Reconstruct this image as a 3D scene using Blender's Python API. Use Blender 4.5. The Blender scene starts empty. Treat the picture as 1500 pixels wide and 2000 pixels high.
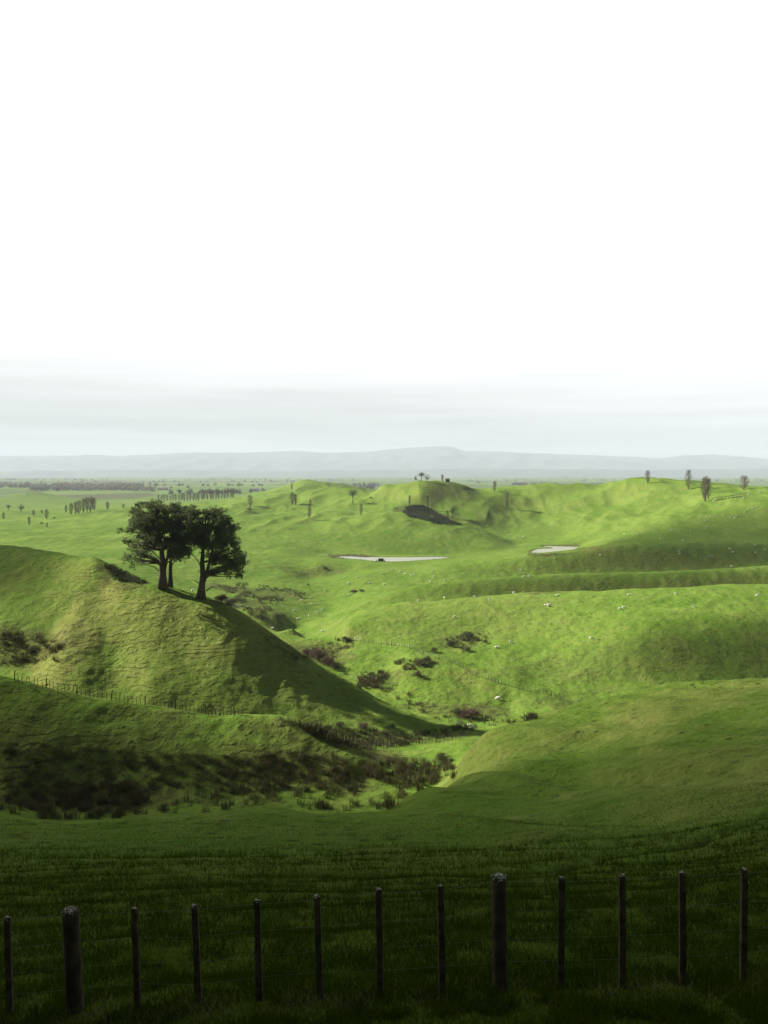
import bpy, bmesh, math, random
import numpy as np
from mathutils import Vector, Matrix
R = math.radians
random.seed(7); rng = np.random.default_rng(7)
scene = bpy.context.scene
COL = scene.collection

# ------------------------------------------------------------------ camera
FPX, PITCH = 1572.0, math.atan(75/1572.0)
cam_d = bpy.data.cameras.new('camera'); cam = bpy.data.objects.new('camera', cam_d); COL.objects.link(cam)
cam_d.sensor_fit = 'VERTICAL'; cam_d.sensor_height = 24; cam_d.lens = 24*FPX/2000
cam_d.clip_start = 0.1; cam_d.clip_end = 90000
cam.location = (0, 0, 0); cam.rotation_euler = (R(90)-PITCH, 0, 0)
scene.camera = cam

# ------------------------------------------------------------------ light
SUN_AZ, SUN_EL = R(-68), R(29)            # azimuth measured from the view direction, negative = left
SDIR = Vector((math.sin(SUN_AZ)*math.cos(SUN_EL), math.cos(SUN_AZ)*math.cos(SUN_EL), math.sin(SUN_EL)))
sl = bpy.data.lights.new('sun', 'SUN'); so = bpy.data.objects.new('sun', sl); COL.objects.link(so)
sl.energy = 5.0; sl.angle = R(0.6); sl.color = (1.0, 0.95, 0.84)
so.rotation_euler = SDIR.to_track_quat('Z', 'Y').to_euler()
scene.view_settings.view_transform = 'Standard'; scene.view_settings.look = 'None'
scene.view_settings.exposure = 1.42; scene.view_settings.gamma = 1
scene.render.film_transparent = False
cy = scene.cycles
cy.use_denoising = True; cy.denoising_prefilter = 'ACCURATE'; cy.use_adaptive_sampling = False
cy.max_bounces = 5; cy.diffuse_bounces = 3; cy.glossy_bounces = 2; cy.transmission_bounces = 3
cy.volume_bounces = 0; cy.transparent_max_bounces = 8

def NT(m):
    m.use_nodes = True; nt = m.node_tree; nt.nodes.clear(); return nt
def nd(nt, t, **k):
    n = nt.nodes.new(t)
    for a, b in k.items():
        if a.startswith('i_'): n.inputs[a[2:].replace('_', ' ')].default_value = b
        else: setattr(n, a, b)
    return n
def lk(nt, a, b): nt.links.new(a, b)
def ramp(nt, fac, stops, interp='LINEAR'):
    r = nt.nodes.new('ShaderNodeValToRGB'); r.color_ramp.interpolation = interp
    e = r.color_ramp.elements
    while len(e) > 1: e.remove(e[-1])
    for k, (p, c) in enumerate(stops):
        if k == 0: x = e[0]; x.position = p
        else: x = e.new(p)
        x.color = (c, c, c, 1) if isinstance(c, (int, float)) else (*c, 1)
    if fac is not None: nt.links.new(fac, r.inputs[0])
    return r.outputs[0]
def mth(nt, op, a, b=None, c=None, clamp=False):
    n = nt.nodes.new('ShaderNodeMath'); n.operation = op; n.use_clamp = clamp
    for i, v in enumerate((a, b, c)):
        if v is None: continue
        if isinstance(v, (int, float)): n.inputs[i].default_value = v
        else: nt.links.new(v, n.inputs[i])
    return n.outputs[0]
def mix(nt, f, a, b, mode='MIX'):
    n = nt.nodes.new('ShaderNodeMix'); n.data_type = 'RGBA'; n.blend_type = mode
    for i, v in ((0, f), (6, a), (7, b)):
        if isinstance(v, (int, float)): n.inputs[i].default_value = v
        elif isinstance(v, tuple): n.inputs[i].default_value = (*v, 1)
        else: nt.links.new(v, n.inputs[i])
    return n.outputs[2]
def noise(nt, vec, scale, detail=3, rough=0.5, dist=0.0):
    n = nd(nt, 'ShaderNodeTexNoise'); n.inputs['Scale'].default_value = scale
    n.inputs['Detail'].default_value = detail; n.inputs['Roughness'].default_value = rough
    n.inputs['Distortion'].default_value = dist
    if vec is not None: lk(nt, vec, n.inputs['Vector'])
    return n.outputs['Fac']

# ---- world: Nishita daylight under a bright veil of cloud
w = bpy.data.worlds.new('World'); scene.world = w; nt = NT(w)
sky = nd(nt, 'ShaderNodeTexSky', sky_type='NISHITA', sun_disc=False, sun_elevation=SUN_EL, sun_rotation=SUN_AZ)
sky.air_density = 1.2; sky.dust_density = 2.0
bg1 = nd(nt, 'ShaderNodeBackground'); bg1.inputs[1].default_value = 0.05; 
tc0 = nd(nt, 'ShaderNodeTexCoord'); stratus = ramp(nt, noise(nt, tc0.outputs['Generated'], 2.2, 4, 0.6, 0.4), [(0.36, 0.55), (0.60, 0.97)])
lk(nt, mix(nt, stratus, sky.outputs[0], (0.36, 0.36, 0.33)), bg1.inputs[0])
tc = nd(nt, 'ShaderNodeTexCoord'); sep = nd(nt, 'ShaderNodeSeparateXYZ'); lk(nt, tc.outputs['Generated'], sep.inputs[0])
mp = nd(nt, 'ShaderNodeMapping'); mp.inputs['Scale'].default_value = (1.3, 1.3, 26); lk(nt, tc.outputs['Generated'], mp.inputs[0])
streak = noise(nt, mp.outputs[0], 1.8, 5, 0.55, 0.3)
zz = mth(nt, 'ADD', mth(nt, 'MULTIPLY_ADD', sep.outputs[0], 0.045, sep.outputs[2]), mth(nt, 'MULTIPLY', mth(nt, 'SUBTRACT', streak, 0.5), 0.10))
veil0 = ramp(nt, zz, [(0.0, (0.285, 0.30, 0.295)), (0.03, (0.30, 0.31, 0.295)), (0.055, (0.28, 0.29, 0.28)), (0.07, (0.305, 0.312, 0.306)), (0.09, (0.35, 0.352, 0.35)), (0.11, (0.385, 0.386, 0.385)), (0.135, (0.42, 0.42, 0.42)), (0.16, (0.46, 0.46, 0.46)), (1.0, (0.46, 0.46, 0.46))])
mp2 = nd(nt, 'ShaderNodeMapping'); mp2.inputs['Scale'].default_value = (2.2, 2.2, 60); mp2.inputs['Rotation'].default_value = (0, R(2.0), 0); lk(nt, tc.outputs['Generated'], mp2.inputs[0])
veil = mix(nt, ramp(nt, sep.outputs[2], [(0.035, 1.0), (0.12, 0.0)]), veil0, ramp(nt, noise(nt, mp2.outputs[0], 1.3, 5, 0.6, 0.5), [(0.32, 0.84), (0.5, 1.0), (0.7, 1.12)]), 'MULTIPLY')
# the veil is thick low and ahead, thin overhead and behind
ahead = ramp(nt, mth(nt, 'ADD', mth(nt, 'MULTIPLY', sep.outputs[1], 0.5), 0.5), [(0.70, 0.0), (0.865, 1.0)])
low = ramp(nt, sep.outputs[2], [(0.53, 1.0), (0.66, 0.0)])
cov = mth(nt, 'MULTIPLY', ahead, low)
bg2 = nd(nt, 'ShaderNodeBackground'); bg2.inputs[1].default_value = 1.0; lk(nt, veil, bg2.inputs[0])
ms = nd(nt, 'ShaderNodeMixShader'); lk(nt, cov, ms.inputs[0]); lk(nt, bg1.outputs[0], ms.inputs[1]); lk(nt, bg2.outputs[0], ms.inputs[2])
wo = nd(nt, 'ShaderNodeOutputWorld'); lk(nt, ms.outputs[0], wo.inputs[0])

# ------------------------------------------------------------------ helpers
def tag(o, label=None, cat=None, group=None, kind=None):
    if label: o['label'] = label
    if cat: o['category'] = cat
    if group: o['group'] = group
    if kind: o['kind'] = kind
    return o
def mesh_np(name, V, F, mat=None, smooth=False):
    V = np.asarray(V, np.float32); F = np.asarray(F, np.int32); k = F.shape[1]
    me = bpy.data.meshes.new(name)
    me.vertices.add(len(V)); me.vertices.foreach_set('co', V.ravel())
    me.loops.add(F.size); me.loops.foreach_set('vertex_index', F.ravel())
    me.polygons.add(len(F)); me.polygons.foreach_set('loop_start', np.arange(0, F.size, k, dtype=np.int32))
    me.polygons.foreach_set('loop_total', np.full(len(F), k, np.int32))
    if smooth: me.polygons.foreach_set('use_smooth', np.ones(len(F), bool))
    me.update(calc_edges=True); me.validate()
    if mat: me.materials.append(mat)
    return me
def link(name, me, parent=None, loc=None):
    o = bpy.data.objects.new(name, me); COL.objects.link(o)
    if parent: o.parent = parent
    if loc is not None: o.location = loc
    return o
def empty(name, loc, rz=0):
    o = bpy.data.objects.new(name, None); COL.objects.link(o); o.location = loc; o.rotation_euler = (0, 0, rz); return o
def copy_tree(o, parent=None):
    c = o.copy(); COL.objects.link(c)
    if parent: c.parent = parent
    for ch in list(o.children): copy_tree(ch, c)
    return c
ORD = 'first second third fourth fifth sixth seventh eighth ninth tenth eleventh twelfth thirteenth fourteenth fifteenth sixteenth seventeenth eighteenth nineteenth twentieth twenty-first twenty-second twenty-third twenty-fourth twenty-fifth twenty-sixth twenty-seventh twenty-eighth twenty-ninth thirtieth'.split()

def uw(px, py):
    a = (px-750)/FPX; b = (1000-py)/FPX
    Y = math.cos(PITCH)+b*math.sin(PITCH); Z = -math.sin(PITCH)+b*math.cos(PITCH)
    return a/Y, Z/Y
def perlin(x, y, seed=0):
    p = np.random.default_rng(seed).permutation(256); p = np.concatenate([p, p])
    xi = np.floor(x).astype(np.int64); yi = np.floor(y).astype(np.int64); xf = x-xi; yf = y-yi
    u = xf*xf*xf*(xf*(xf*6-15)+10); v = yf*yf*yf*(yf*(yf*6-15)+10)
    def g(ix, iy, dx, dy):
        h = p[(p[ix & 255]+iy) & 255]*(2*math.pi/256); return np.cos(h)*dx+np.sin(h)*dy
    a = g(xi, yi, xf, yf); b = g(xi+1, yi, xf-1, yf); c = g(xi, yi+1, xf, yf-1); d = g(xi+1, yi+1, xf-1, yf-1)
    return (a+u*(b-a))+v*((c+u*(d-c))-(a+u*(b-a)))*1.0
def sstep(a, b, x):
    t = np.clip((x-a)/(b-a), 0, 1); return t*t*(3-2*t)

# ------------------------------------------------------------------ terrain: surveyed ridge, foot and valley lines (column, row, distance in m)
LINES = [
 # bank and near slope
 [(-150,2150,6.3),(1650,2060,6.3)],
 [(-150,2000,9),(0,1992,9),(500,1962,9),(1000,1930,9),(1500,1910,9),(1650,1905,9)],
 [(-150,1835,14),(400,1815,14),(800,1790,14.5),(1200,1765,15),(1650,1740,15.5)],
 [(-150,1735,22),(300,1728,22),(700,1722,22.5),(1000,1712,23),(1200,1695,24),(1350,1680,25),(1500,1650,25),(1650,1620,26)],
 [(-150,1660,33),(250,1662,33),(600,1655,34),(900,1645,35),(1100,1625,37),(1300,1600,38),(1500,1560,38),(1650,1530,38)],
 [(900,1595,46),(1100,1560,52),(1300,1520,55),(1500,1470,54),(1650,1440,52)],
 # lip of the near shoulder
 [(-150,1588,48),(-20,1590,48),(50,1598,47),(120,1611,45),(190,1606,46),(260,1594,48),(340,1596,48),(440,1585,50),(540,1578,51),(610,1590,49),(690,1589,51),(760,1583,53),(800,1562,57),(840,1543,61),(880,1538,64),(905,1518,70)],
 # right hill face and crest
 [(1000,1480,78),(1150,1450,82),(1300,1410,84),(1450,1385,80),(1650,1360,76)],
 [(905,1470,92),(935,1442,104),(1000,1415,108),(1060,1400,110),(1150,1378,112),(1250,1351,115),(1340,1338,117),(1420,1338,112),(1500,1325,102),(1650,1305,95)],
 # hidden behind right hill crest
 [(985,1465,125),(1100,1460,140),(1250,1455,148),(1400,1450,150),(1650,1450,150)],
 [(1100,1440,170),(1300,1420,175),(1650,1410,175)],
 # hidden hollow behind lip, rush flat
 [(-150,1650,66),(200,1655,66),(500,1645,68),(700,1645,70),(800,1620,74),(870,1590,78)],
 [(-150,1640,84),(200,1645,84),(500,1640,86),(700,1635,88),(800,1610,92),(870,1570,96)],
 [(-150,1585,100),(200,1592,101),(450,1583,103),(650,1578,106),(780,1560,109),(850,1535,112),(885,1505,117)],
 [(720,1512,119),(820,1500,123),(880,1480,126),(905,1462,130)],
 [(640,1458,152),(760,1458,152),(850,1452,148),(900,1448,145)],
 # left near hill face and crest
 [(-150,1555,106),(150,1560,106.5),(350,1552,109),(520,1540,112.5),(620,1540,113.5),(700,1530,116)],
 [(-150,1425,114.5),(100,1445,114.5),(300,1470,116.5),(500,1478,118.5),(620,1492,119)],
 [(-150,1340,121),(60,1365,121),(300,1412,123),(480,1426,124),(600,1444,123)],
 [(-150,1300,124),(0,1322,124),(60,1337,124),(120,1354,124.5),(200,1371,125),(300,1387,126),(400,1401,127),(480,1404,127),(545,1408,126),(600,1424,125),(640,1447,123.5),(680,1478,121),(730,1505,119)],
 [(-150,1370,142),(100,1400,144),(300,1440,146),(500,1458,148),(600,1462,146)],
 # middle hill foot, face, crest
 [(-150,1350,162),(50,1362,160),(150,1390,156),(300,1430,152),(500,1448,152),(650,1443,157),(760,1441,163),(880,1436,168)],
 [(300,1345,162),(450,1378,160),(600,1408,162),(700,1415,166),(800,1420,169)],
 [(300,1250,177),(450,1290,173),(560,1330,173),(680,1375,174),(780,1402,173)],
 [(225,1300,172),(160,1335,163)],
 [(-150,1300,172),(-20,1302,173),(50,1300,173),(90,1295,172)],
 [(-150,1225,184),(-20,1228,184),(60,1232,184),(100,1240,183)],
 [(110,1300,168),(135,1250,177),(165,1200,188),(200,1160,196),(215,1137,200)],
 [(70,1150,205),(110,1120,212)],
 [(-150,1150,208),(0,1150,208)],
 [(-150,1058,250),(0,1065,245),(50,1070,238),(100,1082,228),(150,1092,218),(185,1092,211)],
 [(215,1136,201),(260,1138,198),(300,1145,196),(350,1157,195),(400,1167,193),(440,1181,190),(490,1210,188),(530,1240,186),(560,1262,185),(620,1300,183),(680,1336,180),(740,1370,178),(800,1396,176),(860,1416,174),(915,1429,171)],
 [(205,1104,216),(240,1120,214),(290,1143,206)],
 [(-150,1105,290),(0,1110,288),(120,1125,275),(220,1160,250),(300,1190,235),(400,1215,228),(480,1250,222),(540,1285,218),(620,1325,210),(700,1362,200),(800,1400,190)],
 # valley floor with stream
 [(300,1150,330),(360,1148,345),(420,1142,365),(480,1170,335),(540,1200,300),(600,1252,260),(640,1290,240),(720,1325,222),(800,1372,203),(860,1396,196),(930,1412,190),(1040,1400,192),(1120,1395,192)],
 [(700,1285,238),(760,1300,232)],
 [(800,1320,218),(860,1350,209),(920,1375,203),(1000,1375,203)],
 [(790,1290,230),(850,1285,228),(900,1300,224),(960,1328,214),(1060,1352,206),(1170,1372,202)],
 # fold with the middle fence
 [(560,1246,285),(640,1250,262),(720,1254,252),(800,1263,242),(850,1280,235),(930,1300,228)],
 [(680,1230,262),(800,1225,262),(950,1240,256),(1100,1262,240),(1250,1266,226),(1400,1258,224),(1650,1250,224)],
 [(1050,1332,216),(1200,1336,213),(1350,1332,210),(1500,1330,208),(1650,1330,208)],
 # bright rounded crest
 [(545,1244,300),(590,1228,300),(650,1210,298),(713,1190,297),(773,1178,297),(867,1170,297),(1000,1160,298),(1150,1157,300),(1250,1153,300),(1350,1149,300),(1500,1143,300),(1650,1138,300)],
 [(713,1200,312),(773,1190,313),(867,1184,314),(1000,1172,322),(1150,1170,323),(1300,1165,323),(1500,1157,323),(1650,1152,323)],
 [(640,1205,325),(713,1180,328),(773,1160,331),(867,1145,332),(1000,1140,333),(1150,1136,333),(1300,1129,333),(1500,1120,333),(1650,1115,333)],
 [(650,1190,345),(713,1170,345),(780,1152,343),(833,1141,344),(900,1131,345),(1000,1127,348),(1167,1120,350),(1333,1115,350),(1500,1105,350),(1650,1100,350)],
 [(800,1158,365),(900,1145,365),(1000,1140,366),(1167,1137,368),(1333,1132,368),(1500,1124,368),(1650,1120,368)],
 # step behind
 [(640,1165,372),(720,1148,378),(800,1137,384),(900,1127,390),(1000,1126,392),(1167,1120,393),(1333,1114,393),(1500,1103,393),(1650,1096,393)],
 [(620,1140,398),(720,1125,405),(820,1116,410),(920,1106,408),(1000,1098,408),(1100,1090,406),(1200,1081,406),(1333,1081,405),(1500,1079,404),(1650,1076,404)],
 [(480,1140,385),(560,1124,412)],
 [(600,1129,431),(650,1122,434),(690,1114,438)],
 # pond flats
 [(620,1103,446),(700,1104,446),(770,1100,450),(850,1094,462),(930,1091,472)],
 [(640,1083,498),(760,1083,498),(870,1083,502),(960,1078,505)],
 [(1010,1088,478),(1080,1087,482),(1150,1080,478)],
 [(1020,1066,537),(1080,1065,540),(1140,1062,530)],
 [(1190,1060,478),(1300,1053,470),(1420,1046,462),(1550,1040,455)],
 [(1160,1040,560),(1250,1035,520),(1310,1034,500),(1400,1024,492),(1500,1013,482),(1650,1000,478)],
 [(1310,1010,530),(1400,1000,520),(1500,985,512)],
 [(1040,1042,600),(1100,1040,600),(1180,1020,585),(1260,1000,590),(1330,985,585)],
 [(1000,1000,670),(1060,1000,670),(1120,988,660),(1200,975,655),(1250,960,650)],
 # far right ridge crest
 [(900,950,740),(950,958,735),(1000,952,730),(1060,950,725),(1120,949,718),(1180,949,705),(1215,941,690),(1240,938,680),(1290,942,655),(1340,949,628),(1390,956,605),(1440,958,590),(1500,958,575),(1650,958,560)],
 [(900,985,900),(1200,990,900),(1400,995,880),(1650,1000,860)],
 # middle hill behind pond
 [(640,1062,520),(750,1062,520),(870,1060,522),(960,1064,522)],
 [(690,1014,600),(740,1004,602),(790,1001,600),(850,1014,592),(900,1024,586),(950,1038,572),(985,1054,556),(1010,1066,545)],
 [(700,1008,625),(790,1008,620),(850,1020,613),(920,1034,602),(980,1052,585)],
 [(540,1050,540),(600,1042,550),(660,1035,560)],
 [(480,1075,480),(560,1075,482)],
 [(400,1040,560),(450,1020,600),(520,1008,625),(600,1004,630),(660,1000,640)],
 [(450,1012,665),(540,1005,680),(640,996,690),(700,990,690)],
 [(420,1000,700),(480,985,730),(540,970,770),(600,960,790),(650,953,800),(690,955,790),(720,970,740)],
 [(450,985,900),(540,975,930),(650,968,930)],
 [(540,955,1080),(565,947,1060),(595,938,1050),(640,942,1060),(690,950,1080)],
 # knoll with trees
 [(700,960,760),(750,948,730),(790,946,712),(830,944,700),(870,946,700),(900,947,712)],
 [(700,978,700),(760,975,690),(820,968,670),(860,988,660),(900,1000,650),(940,990,660)],
 [(760,996,652),(820,992,650),(880,1003,642),(930,1016,628)],
 [(700,990,850),(850,985,850)],
 # left pasture beyond the pines
 [(0,1040,560),(60,1040,560),(150,1044,545),(200,1038,560),(280,1030,575)],
 [(30,1050,520),(100,1049,515),(180,1050,520)],
 [(-150,1072,460),(30,1070,468),(100,1074,462),(190,1070,470)],
 [(-150,1090,380),(100,1098,380),(220,1108,370),(300,1112,380),(400,1100,420)],
 [(-150,1015,720),(0,1018,720),(80,1015,720),(160,1005,760),(240,992,800),(330,990,800),(400,985,820)],
 [(-150,998,880),(100,1000,880),(240,995,940),(420,985,950)],
 [(-150,985,1200),(100,985,1200),(300,982,1200),(420,978,1250)],
 [(20,972,1500),(60,958,1500),(90,965,1480)],[(-150,975,1500),(140,975,1550),(400,973,1600)],
]
CROW = lambda Yd, z=-46: 1000-FPX*math.tan(math.atan(z/Yd)+PITCH)
for Yd in (2200, 3500, 6000, 10000, 16000):
    LINES.append([(px, CROW(Yd), Yd) for px in (-150, 375, 750, 1125, 1650)])
for Yd in (1500, ):
    LINES.append([(px, CROW(Yd), Yd) for px in (800, 1125, 1650)])
VS = 800.0
pts = []
for L in LINES:
    for a, b in zip(L[:-1], L[1:]):
        n = max(1, int(abs(b[0]-a[0])/(24 if a[2] < 2000 else 150)))
        for k in range(n):
            t = k/n; pts.append([a[i]+(b[i]-a[i])*t for i in range(3)])
    pts.append(list(L[-1]))
P = []
for px, py, Yd in pts:
    u, ww = uw(px, py); P.append((u*FPX, VS*math.log(Yd), ww*FPX))
P = np.array(P)
# drop near-coincident points
keep = []
for i, q in enumerate(P):
    if all((q[0]-P[j][0])**2+(q[1]-P[j][1])**2 > 9**2 for j in keep): keep.append(i)
P = P[keep]
CQ = 9.0
def kern(d2): return np.sqrt(d2+CQ*CQ)
D2 = (P[:, None, 0]-P[None, :, 0])**2+(P[:, None, 1]-P[None, :, 1])**2
n = len(P); A = np.zeros((n+3, n+3)); A[:n, :n] = kern(D2)-np.eye(n)*1.5
A[:n, n] = 1; A[:n, n+1] = P[:, 0]/1000; A[:n, n+2] = P[:, 1]/1000; A[n:, :n] = A[:n, n:].T
sol = np.linalg.solve(A, np.concatenate([P[:, 2], [0, 0, 0]]))
GU = np.linspace(-980, 980, 246); GV = np.linspace(VS*math.log(6.0), VS*math.log(16500), 1100)
W = np.zeros((len(GV), len(GU)))
for j, v in enumerate(GV):
    d2 = (GU[:, None]-P[None, :, 0])**2+(v-P[None, :, 1])**2
    W[j] = kern(d2)@sol[:n]+sol[n]+sol[n+1]*GU/1000+sol[n+2]*v/1000

def base_w(u, Yd):
    a = np.clip((u*FPX-GU[0])/(GU[1]-GU[0]), 0, len(GU)-1.001); b = np.clip((VS*np.log(np.maximum(Yd, 6.0))-GV[0])/(GV[1]-GV[0]), 0, len(GV)-1.001)
    i = a.astype(int); j = b.astype(int); fa = a-i; fb = b-j
    # catmull-rom in v, linear in u
    def row(jj):
        jj = np.clip(jj, 0, len(GV)-1); return W[jj, i]*(1-fa)+W[jj, np.minimum(i+1, len(GU)-1)]*fa
    p0, p1, p2, p3 = row(j-1), row(j), row(j+1), row(j+2)
    return (p1+0.5*fb*(p2-p0+fb*(2*p0-5*p1+4*p2-p3+fb*(3*(p1-p2)+p3-p0))))/FPX

WL1, WL2 = -49.2, -48.6                      # water levels
def px_at(px, py, z):                        # pixel on a level plane -> world x, y
    u, ww = uw(px, py); Yd = z/ww; return (u*Yd, Yd)
POND1 = [px_at(x, y, WL1) for x, y in [(652,1089),(664,1086),(690,1086.5),(715,1088),(740,1088.5),(790,1088.5),(830,1087.5),(862,1087.5),(880,1089.5),(850,1092),(830,1093.5),(795,1096),(765,1096.8),(735,1096),(712,1093.5),(690,1091.5)]]
POND2 = [px_at(x, y, WL2) for x, y in [(1036,1078),(1048,1072.5),(1062,1071.5),(1080,1071),(1074,1068.8),(1060,1067.5),(1064,1066),(1098,1067),(1130,1067.5),(1122,1073),(1108,1079),(1094,1081.5),(1066,1080),(1040,1080)]]
def sd_poly(x, y, poly):
    d = np.full(x.shape, 1e9); ins = np.zeros(x.shape, bool); m = len(poly)
    for k in range(m):
        ax, ay = poly[k]; bx, by = poly[(k+1) % m]; ex, ey = bx-ax, by-ay
        t = np.clip(((x-ax)*ex+(y-ay)*ey)/(ex*ex+ey*ey+1e-9), 0, 1)
        d = np.minimum(d, np.hypot(x-ax-t*ex, y-ay-t*ey))
        c = ((ay > y) != (by > y)) & (x < (bx-ax)*(y-ay)/(by-ay+1e-12)+ax); ins ^= c
    return np.where(ins, -d, d)
def seg_d(x, y, line):
    d = np.full(x.shape, 1e9)
    for (ax, ay), (bx, by) in zip(line[:-1], line[1:]):
        ex, ey = bx-ax, by-ay; t = np.clip(((x-ax)*ex+(y-ay)*ey)/(ex*ex+ey*ey+1e-9), 0, 1)
        d = np.minimum(d, np.hypot(x-ax-t*ex, y-ay-t*ey))
    return d
def world_pt(px, Yd, py):
    u, _ = uw(px, py); return (u*Yd, Yd)

# mesh grid, hourglass-shaped: rows at distance Y, columns fan out
rows_near = np.linspace(-160, 5, 40)
rows = np.exp(np.concatenate([np.linspace(math.log(5.2), math.log(60), 330, endpoint=False), np.linspace(math.log(60), math.log(420), 620, endpoint=False), np.linspace(math.log(420), math.log(1200), 330, endpoint=False), np.linspace(math.log(1200), math.log(16500), 130)]))
YR = np.concatenate([rows_near, rows])
cu = np.concatenate([np.linspace(-1.3, -0.54, 45, endpoint=False), np.linspace(-0.54, 0.54, 820), np.linspace(0.54, 1.3, 46)[1:]])
WID = np.where(YR > 60, YR, np.sqrt(YR**2+8.0**2*np.clip((60-YR)/60, 0, 3)))
X = cu[None, :]*WID[:, None]; Y = np.repeat(YR[:, None], len(cu), 1)
def terrain(X, Y):
    Yc = np.maximum(Y, 6.3); u = np.clip(X/Yc, -0.62, 0.62)
    z = base_w(u, Yc)*Yc
    # far side of the knowledge of the photo: keep heights level beyond the frame edges
    z9 = z
    t = sstep(6.3, 0.8, Y); z = z9*(1-t)+(-1.62+0.02*X)*t
    back = np.clip(-Y, 0, None); z = z+back*0.05
    amp = sstep(28, 130, Y)
    fl = 1-sstep(1300, 2500, Y)*0.5
    near = sstep(9, 30, Y)*0.5+0.1
    # dampening on the pond flats
    dp = np.minimum(sd_poly(X, Y, POND1), sd_poly(X, Y, POND2)) if X.size < 3e6 else 0
    pm = sstep(0, 60, dp)*0.85+0.15
    z = z+perlin(X/44+3, Y/60+9, 1)*0.9*amp*pm*fl
    hi = sstep(430, 560, Y)*(1-sstep(1300, 2200, Y))*sstep(-46, -36, z)
    z = z+hi*pm*((1-np.abs(perlin(X/34+7, Y/48, 31))*2.2-0.55)*1.9+(0.5-np.abs(perlin(X/15, Y/30, 32))*2)*0.8)
    z = z+perlin(X/17, Y/21, 2)*(0.42*amp+0.12*near)*pm
    lump = 1-np.abs(perlin(X/9, Y/10, 3))*2
    z = z+lump*(0.25*amp+0.05*near)*pm*(Y < 1300)
    z = z+perlin(X/4.1, Y/4.6, 4)*(0.20*sstep(70, 110, Y)+0.12*near)*(1-sstep(500, 800, Y))*pm
    z = z+perlin(X/1.7, Y/1.9, 5)*(0.11*sstep(70, 110, Y)+0.07*near)*(1-sstep(260, 360, Y))
    z = z+(perlin(X/5.5, Y/1.9, 14)*0.16+perlin(X/2.6, Y/1.0, 15)*0.10)*sstep(6, 10, Y)*(1-sstep(50, 90, Y))
    z = z+perlin(X/0.7, Y/0.7, 6)*0.045*near*(1-sstep(60, 110, Y))
    z = z+perlin(X/0.33, Y/0.3, 8)*0.03*near*(1-sstep(25, 45, Y))
    z = z+(perlin(X/6.5+Y*0.07, Y/20, 17)*0.55+perlin(X/3.1+Y*.12, Y/9, 18)*0.2)*sstep(30, 46, Y)*(1-sstep(118, 140, Y))*sstep(-8, 10, X)*1.7
    z = z+perlin((X-Y*.3)/9+2, (Y+X*.5)/26, 19)*1.1*sstep(40, 60, Y)*(1-sstep(90, 106, Y))*sstep(0, 14, X)
    # ponds: bed below the water, shore just above
    for poly, wl in ((POND1, WL1), (POND2, WL2)):
        cx = np.mean([p[0] for p in poly]); cyy = np.mean([p[1] for p in poly])
        m = (np.abs(X-cx) < 120) & (np.abs(Y-cyy) < 110)
        if m.any():
            d = sd_poly(X[m], Y[m], poly); zz = z[m]
            shore = np.clip(zz, wl+0.15, wl+0.15+np.clip(d, 0, None)*0.35)
            zz = np.where(d > 0, np.where(d < 25, shore+(zz-shore)*sstep(8, 25, d), zz), wl-0.6*sstep(0, -3, d)-0.05)
            z[m] = zz
    for line, wd, dep in TRACKS:
        xs = [p[0] for p in line]; ys = [p[1] for p in line]
        m = (X > min(xs)-5) & (X < max(xs)+5) & (Y > min(ys)-5) & (Y < max(ys)+5)
        if m.any():
            d = seg_d(X[m], Y[m], line)
            z[m] = z[m]-dep*np.exp(-(d/wd)**2)*(0.6+0.8*np.abs(perlin(X[m]/1.3, Y[m]/1.3, 11))*2)
    return z
def trk(l):
    return [world_pt(px, Yd, py) for px, py, Yd in l]
TRACKS = [
 (trk([(1560,1585,36),(1500,1605,33),(1420,1632,30.5),(1330,1650,28),(1240,1657,27.6),(1190,1662,27.5),(1150,1680,25.8),(1080,1694,24.5),(980,1702,24),(850,1704,24.2),(750,1703,24.5),(600,1698,25),(500,1698,25),(380,1694,25),(240,1690,25.2),(100,1690,25.2),(-60,1688,25.3)]), 0.42, 0.34),
 (trk([(1300,1678,25),(1200,1684,24.6),(1130,1688,24.2),(1040,1704,22.8)]), 0.40, 0.28),
 (trk([(-50,1786,15.5),(120,1787,15.5),(300,1775,16),(420,1776,16)]), 0.3, 0.12),
]
Zt = terrain(X, Y)
def grid_index(px):
    pass
def height(x, y):
    x = np.atleast_1d(np.asarray(x, float)); y = np.atleast_1d(np.asarray(y, float))
    r = np.clip(np.interp(y, YR, np.arange(len(YR))), 0, len(YR)-1.001); j = r.astype(int); fr = r-j
    wd = np.interp(y, YR, WID); c = np.clip(np.interp(x/wd, cu, np.arange(len(cu))), 0, len(cu)-1.001); i = c.astype(int); fc = c-i
    return (Zt[j, i]*(1-fc)+Zt[j, i+1]*fc)*(1-fr)+(Zt[j+1, i]*(1-fc)+Zt[j+1, i+1]*fc)*fr
def hit(px, py, y0=6.5, y1=16000):
    u, ww = uw(px, py); ys = np.exp(np.linspace(math.log(y0), math.log(y1), 5000))
    below = ww*ys < height(u*ys, ys)
    if not below.any(): return None
    k = int(np.argmax(below)); yy = ys[k]
    return Vector((u*yy, yy, float(height(u*yy, yy)[0])))
def hit_s(px, py, **k):                       # like hit, but steps down until the ground is met (crest positions)
    for d in range(0, 60):
        h = hit(px, py+d*0.5, **k)
        if h is not None and h.y < k.get('y1', 3000) : return h
    return hit(px, py+30)
def at(px, Yd):                               # ground point in a column at a known distance
    py = 1200
    for _ in range(4):
        u, _w = uw(px, py); z = float(height(u*Yd, Yd)[0]); py = 1000-FPX*math.tan(math.atan(z/Yd)+PITCH)
    return Vector((u*Yd, Yd, z))

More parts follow.
